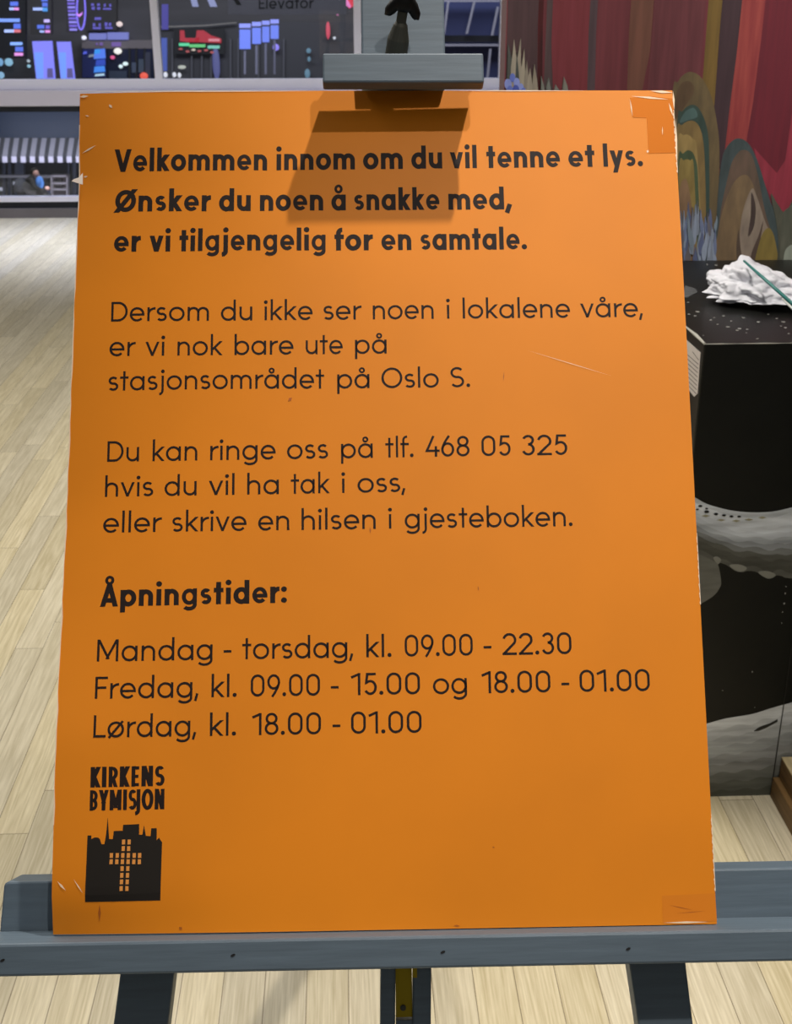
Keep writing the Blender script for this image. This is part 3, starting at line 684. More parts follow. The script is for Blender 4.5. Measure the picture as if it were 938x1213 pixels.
# sliding upper mast, top clamp, wing knob
MW1 = .004
um0, _ = on_b(428, 40, MW1); um1, _ = on_b(526.8, 40, MW1)
mast = obj('mast', bbox(um0, um1, BH + .0085, BH + .32, LW0 + .03, MW1), M_GREY, ez, bevel=.002)
obj('mast_tongue', bbox(um0 + .01, um1 - .01, BH - .30, BH + .02, LW0 + .032, -.034), M_GREY, ez)
CP = .050
uc0, vc1 = on_b(382, 62.5, CP); uc1, _ = on_b(572.5, 62.5, CP); _, vc0 = on_b(477, 97.5, CP)
obj('top_clamp', bbox(uc0, uc1, vc0, vc1, CP - .016, CP), M_GREY, ez, bevel=.002)
obj('clamp_lip', bbox(uc0 + .003, uc1 - .005, BH + .0085, vc1 - .003, MW1 + .0005, CP - .0161), M_GREY, ez)
k0 = on_b(468, 58, MW1 + .03); KB = B(k0[0], k0[1], MW1)
KL = .060; tipw = .047
k1 = on_b(478, 7, tipw); ax = B(k1[0], k1[1], tipw) - KB; KL = ax.length; ax.normalize()
kn = obj('wing_bolt', tube([KB, KB + ax * .026, KB + ax * .040, KB + ax * .043, KB + ax * KL], [.0115, .0112, .0072, .0052, .0050], n=20), M_STEEL, ez, smooth=False)
kc = KB + ax * KL
e1 = (U - ax * U.dot(ax)).normalized(); e2 = ax.cross(e1)
bm = bmesh.new(); rings = []
for zz, rr, dep in [(-.001, .005, 0), (-.004, .0100, .45), (-.001, .0132, .5), (.006, .0136, .48), (.012, .0110, .40), (.016, .007, .2), (.018, .002, 0)]:
    ring = []
    for i in range(48):
        t = 2 * math.pi * i / 48
        r = rr * (1 + dep * (max(0, math.cos(2 * (t))) ** 1.5) - dep * .3)
        droop = -.013 * max(0, math.cos(2 * t)) * (rr / .0168)
        ring.append(bm.verts.new(kc + ax * (zz + droop) + e1 * r * math.cos(t) + e2 * r * .9 * math.sin(t)))
    rings.append(ring)
for r, s in zip(rings, rings[1:]):
    for i in range(48): bm.faces.new([r[i], r[(i + 1) % 48], s[(i + 1) % 48], s[i]])
bm.faces.new(rings[0][::-1]); bm.faces.new(rings[-1])
obj('wing_knob', bm, M_BLACKPL, kn, smooth=True)
# rear leg, hinged behind the post
t0 = B(.0, .70, LW0 - .002); t1 = Vector((BO.x, 1.98, 0.002))
bm = bmesh.new()
P = []
for du in (0,):
    s = Vector((.015, 0, 0)); q = Vector((0, .024, .008))
    P = [t0 - s, t0 + s, t1 + s, t1 - s]
hexa(bm, [t0 - s, t0 + s, t1 + s, t1 - s, t0 - s + Vector((0, .03, 0)), t0 + s + Vector((0, .03, 0)), t1 + s + Vector((0, .03, 0)), t1 - s + Vector((0, .03, 0))])
obj('rear_leg', bm, M_GREY, ez)

# ------------------------------------------------------------------ the orange notice board
sg = empty('notice_board', BO, 'large orange card notice board with black Norwegian lettering standing on the easel ledge', 'sign')
NU, NV, TH = 40, 48, .004
bm = bmesh.new(); fr = []; bkv = []
def outl(i, j):
    u = -BW / 2 + BW * i / NU; v = BT(u) * j / NV
    return u, v
for j in range(NV + 1):
    fr.append([bm.verts.new(sheet(*outl(i, j))) for i in range(NU + 1)])
    bkv.append([bm.verts.new(sheet(*outl(i, j), -TH)) for i in range(NU + 1)])
for j in range(NV):
    for i in range(NU):
        f = bm.faces.new([fr[j][i], fr[j][i + 1], fr[j + 1][i + 1], fr[j + 1][i]]); f.smooth = True
        f = bm.faces.new([bkv[j][i], bkv[j + 1][i], bkv[j + 1][i + 1], bkv[j][i + 1]]); f.material_index = 1; f.smooth = True
ed = [[fr[0], bkv[0]], [fr[NV][::-1], bkv[NV][::-1]], [[r[NU] for r in fr], [r[NU] for r in bkv]], [[r[0] for r in fr][::-1], [r[0] for r in bkv][::-1]]]
for A_, B_ in ed:
    for i in range(len(A_) - 1): bm.faces.new([bm.verts.new(q.co) for q in (A_[i], B_[i], B_[i + 1], A_[i + 1])]).material_index = 1
obj('panel', bm, [M_ORANGE, M_CARD], sg)
INK = .00012
def put(bm, polys, f):
    for q in polys:
        try: bm.faces.new([bm.verts.new(f(x, y)) for x, y in q])
        except ValueError: pass
RAT = []
def line(name, pen, words, bl, cap, m=M_INK):
    """words: (text, left px, right px); bl: (x0, y0, x1, y1) baseline in px; cap: capital height in px"""
    bm = bmesh.new(); x0, y0, x1, y1 = bl
    base = lambda x: y0 + (y1 - y0) * (x - x0) / (x1 - x0)
    for tx, a, b in words:
        pa, pb = Vector(on_sheet(a, base(a))), Vector(on_sheet(b, base(b)))
        mid = (a + b) / 2; top = Vector(on_sheet(mid, base(mid) - cap)); pm = Vector(on_sheet(mid, base(mid)))
        ch = top.y - pm.y
        ps, wd = pen.polys(tx); k = (pb - pa) / wd
        if tx in 'i-': k = (pb - pa).normalized() * ch; pa = (pa + pb) / 2 - k * wd / 2
        RAT.append((tx, round(k.x / ch, 2)))
        put(bm, ps, lambda x, y: sheet(pa.x + k.x * x, pa.y + k.y * x + ch * y, INK))
    return obj(name, bm, m, sg)
T = 'text_line'
line(T, BOLD, [('Velkommen', 135.4, 316.3), ('innom', 327.5, 420.4), ('om', 430.1, 477.2), ('du', 487.3, 523.9), ('vil', 532.8, 564.9), ('tenne', 576.1, 663.8), ('et', 673.1, 704.9), ('lys.', 714.9, 761.9)], (160, 203.6, 740, 197.2), 26)
line(T, BOLD, [('Ønsker', 136.1, 249.9), ('du', 259.3, 296.9), ('noen', 307.8, 382.8), ('å', 392.5, 409.6), ('snakke', 419, 520.9), ('med,', 531.3, 607.1)], (160, 250.8, 600, 248), 25.5)
line(T, BOLD, [('er', 134.3, 166.7), ('vi', 176.4, 201.4), ('tilgjengelig', 211.9, 386.1), ('for', 395.8, 442.1), ('en', 451.4, 487.3), ('samtale.', 497.8, 624.3)], (140, 298.3, 620, 295.4), 25.5)
line(T, LIGHT, [('Dersom', 131.5, 247.4), ('du', 261.6, 298.8), ('ikke', 313.4, 370.2), ('ser', 382.9, 428.1), ('noen', 441.6, 513.7), ('i', 529.2, 532.6), ('lokalene', 548.2, 675.3), ('våre,', 687.5, 761.6)], (140, 380.9, 740, 375.6), 23.4)
line(T, LIGHT, [('er', 129.5, 160.3), ('vi', 171.8, 194.4), ('nok', 210.1, 263.5), ('bare', 277.7, 347.5), ('ute', 362.1, 405.9), ('på', 420.5, 458)], (140, 421.8, 455, 418.8), 23.6)
line(T, LIGHT, [('stasjonsområdet', 128, 384), ('på', 399.4, 437.7), ('Oslo', 451.9, 519.8), ('S.', 533.3, 557)], (140, 462.8, 550, 458.6), 23.8)
line(T, LIGHT, [('Du', 126.9, 164.5), ('kan', 180.6, 233.6), ('ringe', 248.9, 326.4), ('oss', 339.9, 388.6), ('på', 404, 441.6), ('tlf.', 456.5, 489.9), ('468', 503.7, 556.3), ('05', 570.5, 605), ('325', 618.1, 672.2)], (130, 547, 670, 538.8), 24.3)
line(T, LIGHT, [('hvis', 124.2, 181.4), ('du', 194.8, 232.8), ('vil', 247, 277.7), ('ha', 292.7, 330.3), ('tak', 344.5, 390.5), ('i', 404.9, 408.4), ('oss,', 423.5, 480.3)], (130, 588.6, 470, 582.8), 24.3)
line(T, LIGHT, [('eller', 121.9, 191.3), ('skrive', 203.6, 291.9), ('en', 305.7, 342.6), ('hilsen', 357.1, 445), ('i', 460.3, 464), ('gjesteboken.', 479.5, 678.3)], (130, 630.9, 670, 623.3), 24.5)
line(T, BOLD, [('Åpningstider:', 118, 339.9)], (130, 718.6, 330, 714.2), 26.5)
line(T, LIGHT, [('Mandag', 114.6, 251.6), ('-', 264.3, 274.6), ('torsdag,', 286.9, 418.5), ('kl.', 433.9, 463.8), ('09.00', 479.5, 560.1), ('-', 573.2, 582), ('22.30', 595.4, 677.2)], (120, 783.6, 670, 774.8), 26)
line(T, LIGHT, [('Fredag,', 112.3, 235.1), ('kl.', 250.4, 280.4), ('09.00', 296.9, 379), ('-', 392.4, 400.5), ('15.00', 415.5, 497.6), ('og', 512.9, 553.2), ('18.00', 570.5, 652.2), ('-', 665.7, 674.1), ('01.00', 686.8, 770)], (120, 827.8, 760, 818.6), 26.2)
line(T, LIGHT, [('Lørdag,', 110.4, 232.4), ('kl.', 248.5, 279.6), ('18.00', 298.4, 380.2), ('-', 394.7, 402.4), ('01.00', 415.9, 499.5)], (120, 873.6, 490, 868.2), 26.3)
line('logo_lettering', HEAVY, [('KIRKENS', 107, 195.2)], (108, 932.9, 195, 931), 24.3)
line('logo_lettering', HEAVY, [('BYMISJON', 105.8, 194.6)], (106, 960.4, 195, 958.6), 24.3)
def zl(x, y): return (80 + x / 5.775, 890 + y / 5.775)        # logo outline
sky = [(120, 1032), (137, 575), (163, 575), (163, 600), (180, 592), (195, 588), (210, 590), (222, 600), (232, 635), (252, 635), (265, 560), (275, 450), (281, 540), (285, 600), (310, 600), (316, 545), (377, 543), (380, 503), (490, 497), (490, 570), (512, 570), (523, 505), (536, 578), (568, 580), (572, 527), (610, 525), (610, 608), (625, 590), (647, 622), (635, 1020)]
def decal(name, polys, m, lift, parent=sg):
    bm = bmesh.new()
    for p in polys: bm.faces.new([bm.verts.new((*on_sheet(x, y), 0)) for x, y in p][::-1])
    bm.normal_update(); bmesh.ops.triangulate(bm, faces=bm.faces[:])
    for _ in range(5):
        lg_ = [e for e in bm.edges if e.calc_length() > .012]
        if not lg_: break
        bmesh.ops.subdivide_edges(bm, edges=lg_, cuts=1)
        bmesh.ops.triangulate(bm, faces=[f for f in bm.faces if len(f.verts) > 3])
    for v in bm.verts: v.co = sheet(v.co.x, v.co.y, lift)
    return obj(name, bm, m, parent)
em = decal('logo_emblem', [[zl(*p) for p in sky]], mat('emblem_ink', lin(32, 27, 22), .5, .3), INK)
sq = []
for y, xs in [(620, (383, 421)), (665, (381, 418)), (712, (300, 340, 378, 416, 456, 493)), (755, (298, 337, 375, 414, 453, 491)), (802, (373, 412)), (848, (371, 410)), (893, (369, 408)), (938, (367, 406))]:
    for x in xs: sq.append([zl(x - 11, y + 17), zl(x - 10, y - 16), zl(x + 12, y - 17), zl(x + 11, y + 16)])
decal('emblem_windows', sq, mat('emblem_window_orange', lin(228, 150, 70), .5), INK + .0002, em)
tp = decal('adhesive_tape', [[(746, 116), (770, 114), (798, 117), (800, 181), (768, 182), (766, 140), (749, 139)]], M_TAPE, .0002)
decal('adhesive_tape', [[(784, 1061), (847, 1058), (849, 1091), (785, 1093)]], mat('orange_tape_faint', lin(218, 124, 12), .5), .0002)
M_SCUFF = mat('scuffed_card', lin(240, 214, 184), .7)
marks = []
def mark(x0, y0, x1, y1, w): 
    dx, dy = x1 - x0, y1 - y0; l = math.hypot(dx, dy); nx, ny = -dy / l * w, dx / l * w
    marks.append([(x0, y0), ((x0 + x1) / 2 + nx, (y0 + y1) / 2 + ny), (x1, y1), ((x0 + x1) / 2 - nx, (y0 + y1) / 2 - ny)][::-1])
for q in [(97, 182, 114, 172, 1.0), (99, 210, 104, 209, 1.2), (129, 124, 133, 128, 1.6), (101, 137, 106, 138, .8), (94, 115, 105, 114, 1.6), (747, 114, 792, 118, 1.2), (770, 107.8, 797, 110, 1.6), (797, 108, 798.5, 130, 1.2),
          (746, 117, 749, 138, .7), (792, 122, 797, 138, 1.2), (768, 178, 766, 181, 1.6), (784.5, 150, 784.5, 160, .5), (800, 140, 802, 190, .9), (68, 1044, 78, 1055, 1.3), (87, 1041, 98, 1058, .7), (624, 415, 726, 446, .35), (785, 1093, 840, 1092, 1.2), (100, 108.6, 380, 108.2, .7), (530, 107.9, 700, 107.6, .7)]: mark(*q)
for q in marks: decal('scuff_mark', [q], M_SCUFF, .0004)
def edge_strip(u, du, va, vb, n=40):
    bm = bmesh.new(); L = []
    for k in range(n + 1):
        v = va + (vb - va) * k / n; e = .6 + .5 * math.sin(k * 1.9) * math.sin(k * .7)
        L.append((bm.verts.new(sheet(u, v, .0004)), bm.verts.new(sheet(u + du * e, v, .0004))))
    for (a, b), (c, d) in zip(L, L[1:]):
        f = bm.faces.new([a, b, d, c]); f.normal_update()
        if f.normal.dot(N) < 0: f.normal_flip()
    return obj('worn_edge', bm, M_SCUFF, sg)
edge_strip(-BW / 2 - .0004, .0016, .10, BH - .03)
edge_strip(BW / 2 + .0004, -.0014, .03, .10); edge_strip(BW / 2 + .0004, -.0012, .30, .37); edge_strip(BW / 2 + .0004, -.0016, BH - .09, BH - .02)
M_STAIN = mat('dark_smudge', lin(176, 92, 22), .5)
marks = []
for q in [(118, 1071, 118, 1092, 1.6), (566, 694, 567, 700, .7), (438, 624, 439, 632, .9), (346, 471, 341, 475, 2), (597, 440, 596, 452, .6), (212, 1098, 216, 1101, 2), (537, 1096, 545, 1097, 1.2), (583, 1003, 586, 1004, .8), (792, 1072, 820, 1078, .5), (800, 1082, 836, 1079, .4)]: mark(*q)
for q in marks: decal('smudge', [q], M_STAIN, .0003)
obj('torn_flap', prism([B(*on_b(x, y, .002), .002 + .004 * (92 - x) / 6) for x, y in [(97, 203), (97, 217), (86, 216.5), (88, 213.5), (93, 210)]], N * -.0006), M_CARD, sg)

# ------------------------------------------------------------------ the station concourse seen through the windows at night
YC = 45.0
ZF = -4.2                                                     # concourse floor, one storey down
M_CFLOOR = mat('concourse_floor', lin(70, 72, 78), .4)
M_FAC = mat('concourse_facade', lin(78, 76, 80), .6, var=.25, scale=(.15, .15, 1.2))
M_PANEL = mat('dark_panel', lin(58, 56, 56), .5)
M_NEAR = mat('near_black', lin(22, 24, 30), .5)
M_BEAM = mat('concourse_beam', lin(44, 55, 76), .5)
M_FASC = mat('grey_fascia', lin(128, 120, 122), .5)
struct('floor_concourse', box(-30, 30, 12, YC + 1, ZF - .2, ZF), M_CFLOOR)
struct('wall_concourse', box(-30, 30, YC, YC + .5, ZF, 14), M_FAC)
GL = {}
def G(rgb, s):
    k = (rgb, s)
    if k not in GL: GL[k] = glow('light', lin(*rgb), s)
    return GL[k]
def quad(x0, y0, x1, y1, Y, t, bm=None):
    return prism([on_y(x0, y1, Y), on_y(x1, y1, Y), on_y(x1, y0, Y), on_y(x0, y0, Y)], (0, t, 0), bm)
def ell_px(cx, cy, rx, ry, Y, t, bm=None, n=16):
    return prism([on_y(cx + rx * math.cos(-2 * math.pi * k / n), cy - ry * math.sin(-2 * math.pi * k / n), Y) for k in range(n)][::-1], (0, t, 0), bm)
def sign(name, label, cat, panel, Y, rows, pm=None, group=None):
    e = empty(name, on_y((panel[0] + panel[2]) / 2, panel[3], Y), label, cat, group)
    obj('panel', quad(*panel, Y, .25), pm or M_PANEL, e)
    for (x0, y0, x1, y1), rgb, s in rows: obj('lit_row', quad(x0, y0, x1, y1, Y - .05, .045), G(rgb, s), e)
    return e
BL, LB, PK, PU, CY_ = (96, 124, 236), (176, 196, 255), (232, 150, 220), (122, 104, 214), (84, 160, 236)
sign('information_display', 'dark display with pale blue and pink lit rows at far left of upper window', 'display', (-14, -22, 30, 69), 40, [
    ((12, 2, 21, 7), BL, 1), ((11, 9, 16, 12), LB, 1.2), ((16.5, 9, 22, 12), PK, 1.2), ((-8, 22, 23, 26), (130, 165, 250), 1.1), ((16, 28, 24, 34), BL, 1), ((5, 35, 16, 38.5), LB, 1.2), ((16.5, 35, 24, 38.5), (226, 120, 130), 1.1),
    ((12, 50, 26, 53.5), (140, 180, 255), 1.2), ((18, 55.5, 27, 61), BL, 1), ((17, 62.5, 27, 66), PK, 1.2)], M_NEAR)
sign('information_display', 'dark upright display with blue lit rows above the two violet poster panels', 'display', (36, -22, 61, 41), 40.2, [
    ((49, -3, 56, 1.5), BL, 1), ((50, 3, 56, 8), BL, .9), ((39, 9, 50, 12.3), LB, 1.1), ((50.5, 9, 56, 13.5), CY_, 1), ((52, 23, 58.5, 26.5), (206, 190, 255), 1.1), ((44, 29.5, 52, 34), BL, .9), ((54, 30, 58.5, 34), PU, 1), ((47, 36, 52, 38.6), LB, 1), ((53.5, 35.8, 59, 38.8), PK, 1.2)], M_PANEL)
tk = empty('lit_tick_column', on_y(85, 38, 40.3), 'column of short violet lit dashes left of the violet ring light', 'sign')
obj('panel', quad(78, -22, 91, 38, 40.3, .2), M_PANEL, tk)
for k in range(9): obj('lit_row', quad(79.5 + k * .35, -1.5 + k * 4.4, 88 + k * .4, 1.2 + k * 4.4, 40.25, .045), G(PU if k % 2 else (150, 140, 235), 1.0), tk)
rg = empty('ring_light', on_y(96, 36, 40), 'tall violet oval ring light hanging beside the column of violet dashes', 'lamp')
bm = bmesh.new(); n = 28
P = [on_y(96 + (5.0 + .04 * 0) * math.cos(2 * math.pi * k / n), 12 + 23 * math.sin(2 * math.pi * k / n), 40) for k in range(n + 1)]
obj('ring', tube(P, .028, n=8), G((132, 118, 240), 1.1), rg)
obj('pink_star', prism([on_y(x, y, 39.97) for x, y in [(90, 15), (94, 17), (98, 14), (96.5, 18), (94, 20), (91.5, 18.5)]], (0, .03, 0)), G((206, 130, 232), 1.3), rg)
gl = empty('lit_window_frame', on_y(120, 35, YC - .3), 'dark upper facade bay with small violet lit windows between ring light and mullion', 'sign')
obj('panel', quad(103, -22, 138, 36, YC - .3, .2), M_PANEL, gl)
for x0, y0, x1, y1 in [(108, 4, 111, 7), (115, 4, 118, 7), (108.5, 8, 112, 11.5), (115, 8.5, 118.5, 11.5), (123, 4.5, 125, 8), (129.5, 4.5, 131.5, 8), (122, 9.5, 131.5, 11.5), (112, 20.5, 119.5, 23.5), (110, 27.5, 112.5, 31.5), (117, 27.5, 119, 31.5), (110, 32.2, 119.5, 34.5), (124, 26.5, 127, 31), (129, 27, 131.5, 31), (124.5, 32, 133, 34.2)]:
    obj('lit_row', quad(x0, y0, x1, y1, YC - .34, .035), G((112, 104, 206), .8), gl)
# leaning poster panels, shop front
M_POST = G((138, 138, 250), .95); M_POST2 = G((120, 160, 255), .95)
for pts, lbl in [([(38, 49), (61, 48.5), (65, 95), (43, 95)], 'left wider one of two bright violet-blue poster panels leaning by the sill'), ([(67, 49.5), (83, 49.5), (88.5, 95), (72, 95)], 'right narrower one of two bright violet-blue poster panels leaning by the sill')]:
    e = empty('poster_panel', on_y(pts[3][0], 95, 36), lbl, 'poster', 'leaning poster panels')
    obj('lit_face', prism([on_y(x, y, 36) for x, y in pts[::-1]], (0, .12, 0)), M_POST, e)
    (a0, b0), (a1, b1), (a2, b2), (a3, b3) = pts
    obj('pale_block', prism([on_y(a3 - 2.5, 62, 35.97), on_y(a3 + (a2 - a3) * .35, 62, 35.97), on_y(a3 + (a2 - a3) * .38, 93, 35.97), on_y(a3 + .5, 93, 35.97)][::-1], (0, .03, 0)), M_POST2, e)
    obj('dark_print', prism([on_y(a2 - 9, 81, 35.96), on_y(a2 - 3, 81, 35.96), on_y(a2 - 2, 92, 35.96), on_y(a2 - 9, 92, 35.96)][::-1], (0, .02, 0)), mat('poster_print', lin(120, 110, 170), .5), e)
e = empty('shop_front', on_y(140, 95, YC - .5), 'grey shop front with lit name panels and dark blue display window left of the mullion', 'shop front')
obj('fascia', quad(97, 47.5, 182, 57.5, YC - .6, .5), M_FASC, e)
for q in [(105.5, 39.5, 124.5, 47), (127, 38.5, 151, 47)]: obj('name_panel', quad(*q, YC - .7, .3), G((134, 140, 214), .75), e)
for q in [(113.5, 51, 115.5, 53.5), (118, 50.5, 121.5, 54), (132, 50, 143, 55)]: obj('fascia_light', quad(*q, YC - .66, .05), G((140, 110, 190), .6), e)
obj('display_window', quad(97, 57.5, 182, 96, YC - .55, .4), mat('shop_glass', lin(34, 40, 66), .2), e)
for x in (97.5, 152, 160, 170): obj('post', quad(x, 57, x + 2.5, 96, YC - .62, .06), M_NEAR, e)
for x0, y0, x1, y1, rgb in [(156, 74, 161, 86, (84, 96, 120)), (164, 70, 170, 86, (78, 92, 110)), (172, 62, 178, 92, (64, 68, 88)), (129, 84, 150, 94, (58, 70, 92))]: obj('goods', quad(x0, y0, x1, y1, YC - .64, .06), mat('goods', lin(*rgb), .6), e)
e = empty('advert_screen', on_y(115, 92, YC - 1), 'bright blue advert screen with white foot light inside the shop front', 'screen')
obj('housing', quad(97.5, 58, 125, 92, YC - 1, .2), mat('blue_housing', lin(36, 48, 110), .4), e)
for q, c in [((111, 57.5, 125, 70), (90, 134, 246)), ((111.5, 58, 119, 64), (60, 160, 246)), ((111, 78, 124.5, 86), (72, 146, 246)), ((113, 70, 125, 78), (52, 80, 190)), ((112, 87, 124, 90.5), (190, 225, 245)), ((98, 60.5, 103, 64.5), (92, 104, 230)), ((104.5, 64, 112, 68), (130, 140, 150))]:
    obj('lit_block', prism([on_y(q[0], q[3], YC - 1.05 - q[0] * .0005), on_y(q[2], q[3] - 1, YC - 1.05 - q[0] * .0005), on_y(q[2] - 1, q[1], YC - 1.05 - q[0] * .0005), on_y(q[0] + 1, q[1] + 1, YC - 1.05 - q[0] * .0005)], (0, .04, 0)), G(c, .9), e)
def tl(name, label, cx, cy, rx, ry, rgb, s=1.3, Y=None, cat='lamp', group=None, end=None):
    if Y is None:
        Y, end = (43.85, 43.99) if cx > 186 and cy > 26 else (44.22, 44.35) if 97 < cx < 182 and cy > 44 else (44.6, YC)
    p = on_y(cx, cy, Y)
    o = obj(name, ball(p, 1.0, sx=rx * Y / 1545, sy=.05, sz=ry * Y / 1545, sub=2), G(rgb, s), smooth=True)
    obj('bracket', tube([p + Vector((0, .045, 0)), Vector((p.x, end, p.z))], .02, n=6), M_NEAR, o)
    return tag(o, label, cat, group)
tl('spot_lamp', 'large white lamp with pale yellow glow in the shop window above the red dot', 139.5, 60.5, 5, 3.6, (240, 236, 225), 1.2)
tl('spot_lamp', 'right one of two touching white lamps low in the shop window', 148.5, 75.5, 3.4, 2.2, (220, 238, 235), 1.2)
tl('spot_lamp', 'left one of two touching white lamps low in the shop window', 143, 78.6, 2.6, 2.2, (214, 232, 232), 1.2)
tl('signal_lamp', 'small pink red lamp left of the large white lamp in the shop window', 133.3, 68, 2.8, 2.2, (226, 90, 140), 1.1)
tl('signal_lamp', 'round orange red sign lamp just above the sill beside the mullion', 170.5, 90, 5, 4.2, (232, 92, 72), 1.1)
tl('spot_lamp', 'peach white lamp above the right shop name panel', 141.5, 28.5, 3.8, 3, (236, 214, 206), 1.1)
tl('spot_lamp', 'white lamp left of the shop name panels', 99.5, 44.6, 3, 2.4, (240, 240, 255), 1.2)
tl('globe_lamp', 'large pale cyan globe lamp at lower left beside the dark display', 10.5, 73.5, 5, 4.6, (150, 200, 225), .9, group='globe lamps')
tl('globe_lamp', 'pale cyan globe lamp cut by the left edge of the photo, upper of two', 0, 73.5, 4, 4.6, (130, 180, 220), .9, group='globe lamps')
tl('globe_lamp', 'pale cyan globe lamp cut by the left edge of the photo, just above the sill', 1, 89, 4.4, 4, (150, 195, 225), .9, group='globe lamps')
tl('spot_lamp', 'upper one of two small pale lamps left of the violet posters', 33.8, 72.2, 2, 1.8, (190, 205, 215), .9)
tl('spot_lamp', 'lower one of two small cyan lamps left of the violet posters', 34.3, 78.3, 2.2, 2, (160, 210, 230), .9)
# second pane
e = empty('neon_shop_sign', on_y(237, 62, 44.1), 'red neon shop sign with a green tube below it in the middle pane', 'sign')
obj('panel', quad(206, 34, 266, 64, 43.86, .12), M_NEAR, e)
for pts in ([(213, 36), (218, 36), (219, 45), (228, 45), (228, 50), (213, 49)], [(233, 36), (241, 36), (250, 42), (262, 46), (262, 51), (236, 50), (229, 50), (232, 45)], [(221, 46.5), (236, 44), (236, 50), (221, 50)]):
    obj('red_tube', prism([on_y(x, y, 43.8) for x, y in pts][::-1], (0, .06, 0)), G((190, 52, 66), .75), e)
obj('bright_tube', quad(247, 46, 260, 49, 43.76, .02), G((236, 150, 160), .8), e)
for q, c in [((212, 51, 224, 54.5), (104, 232, 170)), ((224, 52.5, 243, 56), (110, 214, 130)), ((246, 54, 260, 57.5), (130, 214, 190))]: obj('green_tube', quad(*q, 43.76, .05), G(c, .85), e)
for x, y in [(229, 59), (236, 60.5), (244, 59.5), (214, 58), (251, 62), (222, 61)]: obj('small_light', ell_px(x, y, 2.4, 1.3, 43.76, .04), G((196, 96, 96) if x != 229 else (240, 220, 200), .7), e)
tl('lamp_column_light', 'violet glowing light column right of the red neon sign', 256, 75, 4.6, 20, (104, 108, 164), .6)
tl('spot_lamp', 'leftmost of three white lamps above the sill in the middle pane', 196, 88.5, 2.6, 3.4, (228, 230, 236), 1.0, group='white lamps in the middle pane')
tl('spot_lamp', 'second of three white lamps above the sill in the middle pane', 206.5, 88.5, 2.4, 3, (228, 230, 236), 1.0, group='white lamps in the middle pane')
tl('spot_lamp', 'third of three white lamps above the sill in the middle pane', 212.5, 89, 2.2, 3, (228, 230, 236), 1.0, group='white lamps in the middle pane')
tl('spot_lamp', 'flat yellowish lamp floating above the three white lamps', 215.5, 79.5, 5, 2.2, (200, 204, 190), .8)
for k, (x0, y0, x1, y1) in enumerate([(283.3, 28, 296.6, 58), (298.3, 26, 309, 52), (310.2, 24.5, 319, 50), (320.2, 23, 330, 46)]):
    e = empty('information_stand', on_y((x0 + x1) / 2, 86, 34 + k * 2), ['largest leftmost blue lit information stand on a pale pole', 'second blue lit information stand from the left, right of the largest', 'third blue lit information stand in the receding row', 'smallest rightmost blue lit information stand in the receding row'][k], 'stand', 'row of lit information stands')
    obj('upper_screen', quad(x0, y0, x1, y0 + 5, 34 + k * 2, .12), G((150, 160, 250), .9), e)
    obj('lower_screen', quad(x0 + .3, y0 + 7, x1 - .2, y1, 34 + k * 2, .12), G((118, 140, 248), .85), e)
    obj('pole', quad((x0 + x1) / 2 - 1.2, y1, (x0 + x1) / 2 + 1.2, 88, 34.05 + k * 2, .06), mat('stand_pole', lin(120, 120, 140), .4), e)
tl('globe_lamp', 'violet blue globe lamp right of the row of information stands', 326.8, 56, 4, 4, (150, 138, 245), 1.0)
e = empty('escalator_screen', on_y(240, 95, 43), 'dark glazed partition with vertical posts standing behind the red neon sign', 'partition')
obj('panel', quad(186, 26, 440, 97, 44.2, .2), mat('partition_panel', lin(70, 70, 76), .4), e)
for x in (203, 226, 238, 249, 272, 281, 305, 335): obj('post', quad(x, 46, x + 2, 97, 44.0, .12), mat('partition_post', lin(96, 96, 104), .4), e)
obj('rail', prism([on_y(x, y, 43.9) for x, y in [(190, 31), (242, 29.5), (280, 26), (280, 27.4), (242, 31), (190, 32.8)]][::-1], (0, .08, 0)), mat('partition_rail', lin(150, 146, 140), .4), e)
e = empty('light_strip_column', on_y(195, 36, 40), 'violet lit vertical light strip right beside the first mullion', 'lamp')
obj('upper_strip', quad(191.5, 5, 199, 35, 40, .1), G((84, 78, 170), .6), e)
obj('lower_strip', quad(191, 45, 197.5, 84, 40, .1), G((84, 104, 190), .65), e)
for k, (x0, x1, sh) in enumerate([(222, 229, 6), (240, 248, 9), (271, 279, 10), (288, 294, 9)]):
    o = obj('ceiling_light', prism([on_y(x, y, 37) for x, y in [(x0, -14), (x1, -14), (x1 + sh, 8), (x0 + sh, 8)]][::-1], (0, .1, 0)), G((150, 156, 196), .7))
    tag(o, ['leftmost slanting ceiling light along the top of the middle pane', 'second slanting ceiling light from the left in the middle pane', 'third slanting ceiling light, left of the elevator lettering', 'last slanting ceiling light, touching the elevator lettering'][k], 'ceiling light', 'slanting ceiling lights')
# elevator sign
YE_ = 13.0
e = empty('elevator_sign', on_y(340, 15, YE_), 'grey hanging sign with the dark word Elevator in the middle pane', 'sign')
obj('panel', quad(270, -60, 410, 17, YE_, .04), mat('sign_grey', lin(118, 118, 128), .5), e)
ps, wd = PLAIN.polys('Elevator'); bm = bmesh.new()
pa, pb = on_y(306.5, 10.6, YE_ - .004), on_y(371.5, 9.6, YE_ - .004); k = (pb - pa) / wd; ch = (on_y(307, -2.6, YE_ - .004) - on_y(307, 10.6, YE_ - .004))
put(bm, ps, lambda x, y: pa + k * x + ch * y)
obj('sign_lettering', bm, mat('sign_ink', lin(30, 30, 36), .5), e)
obj('arrow', prism([on_y(x, y, YE_ - .003) for x, y in [(272, -8), (278, -8), (286, 6), (280.5, 6)]][::-1], (0, .002, 0)), mat('sign_ink_arrow', lin(24, 24, 28), .5), e)
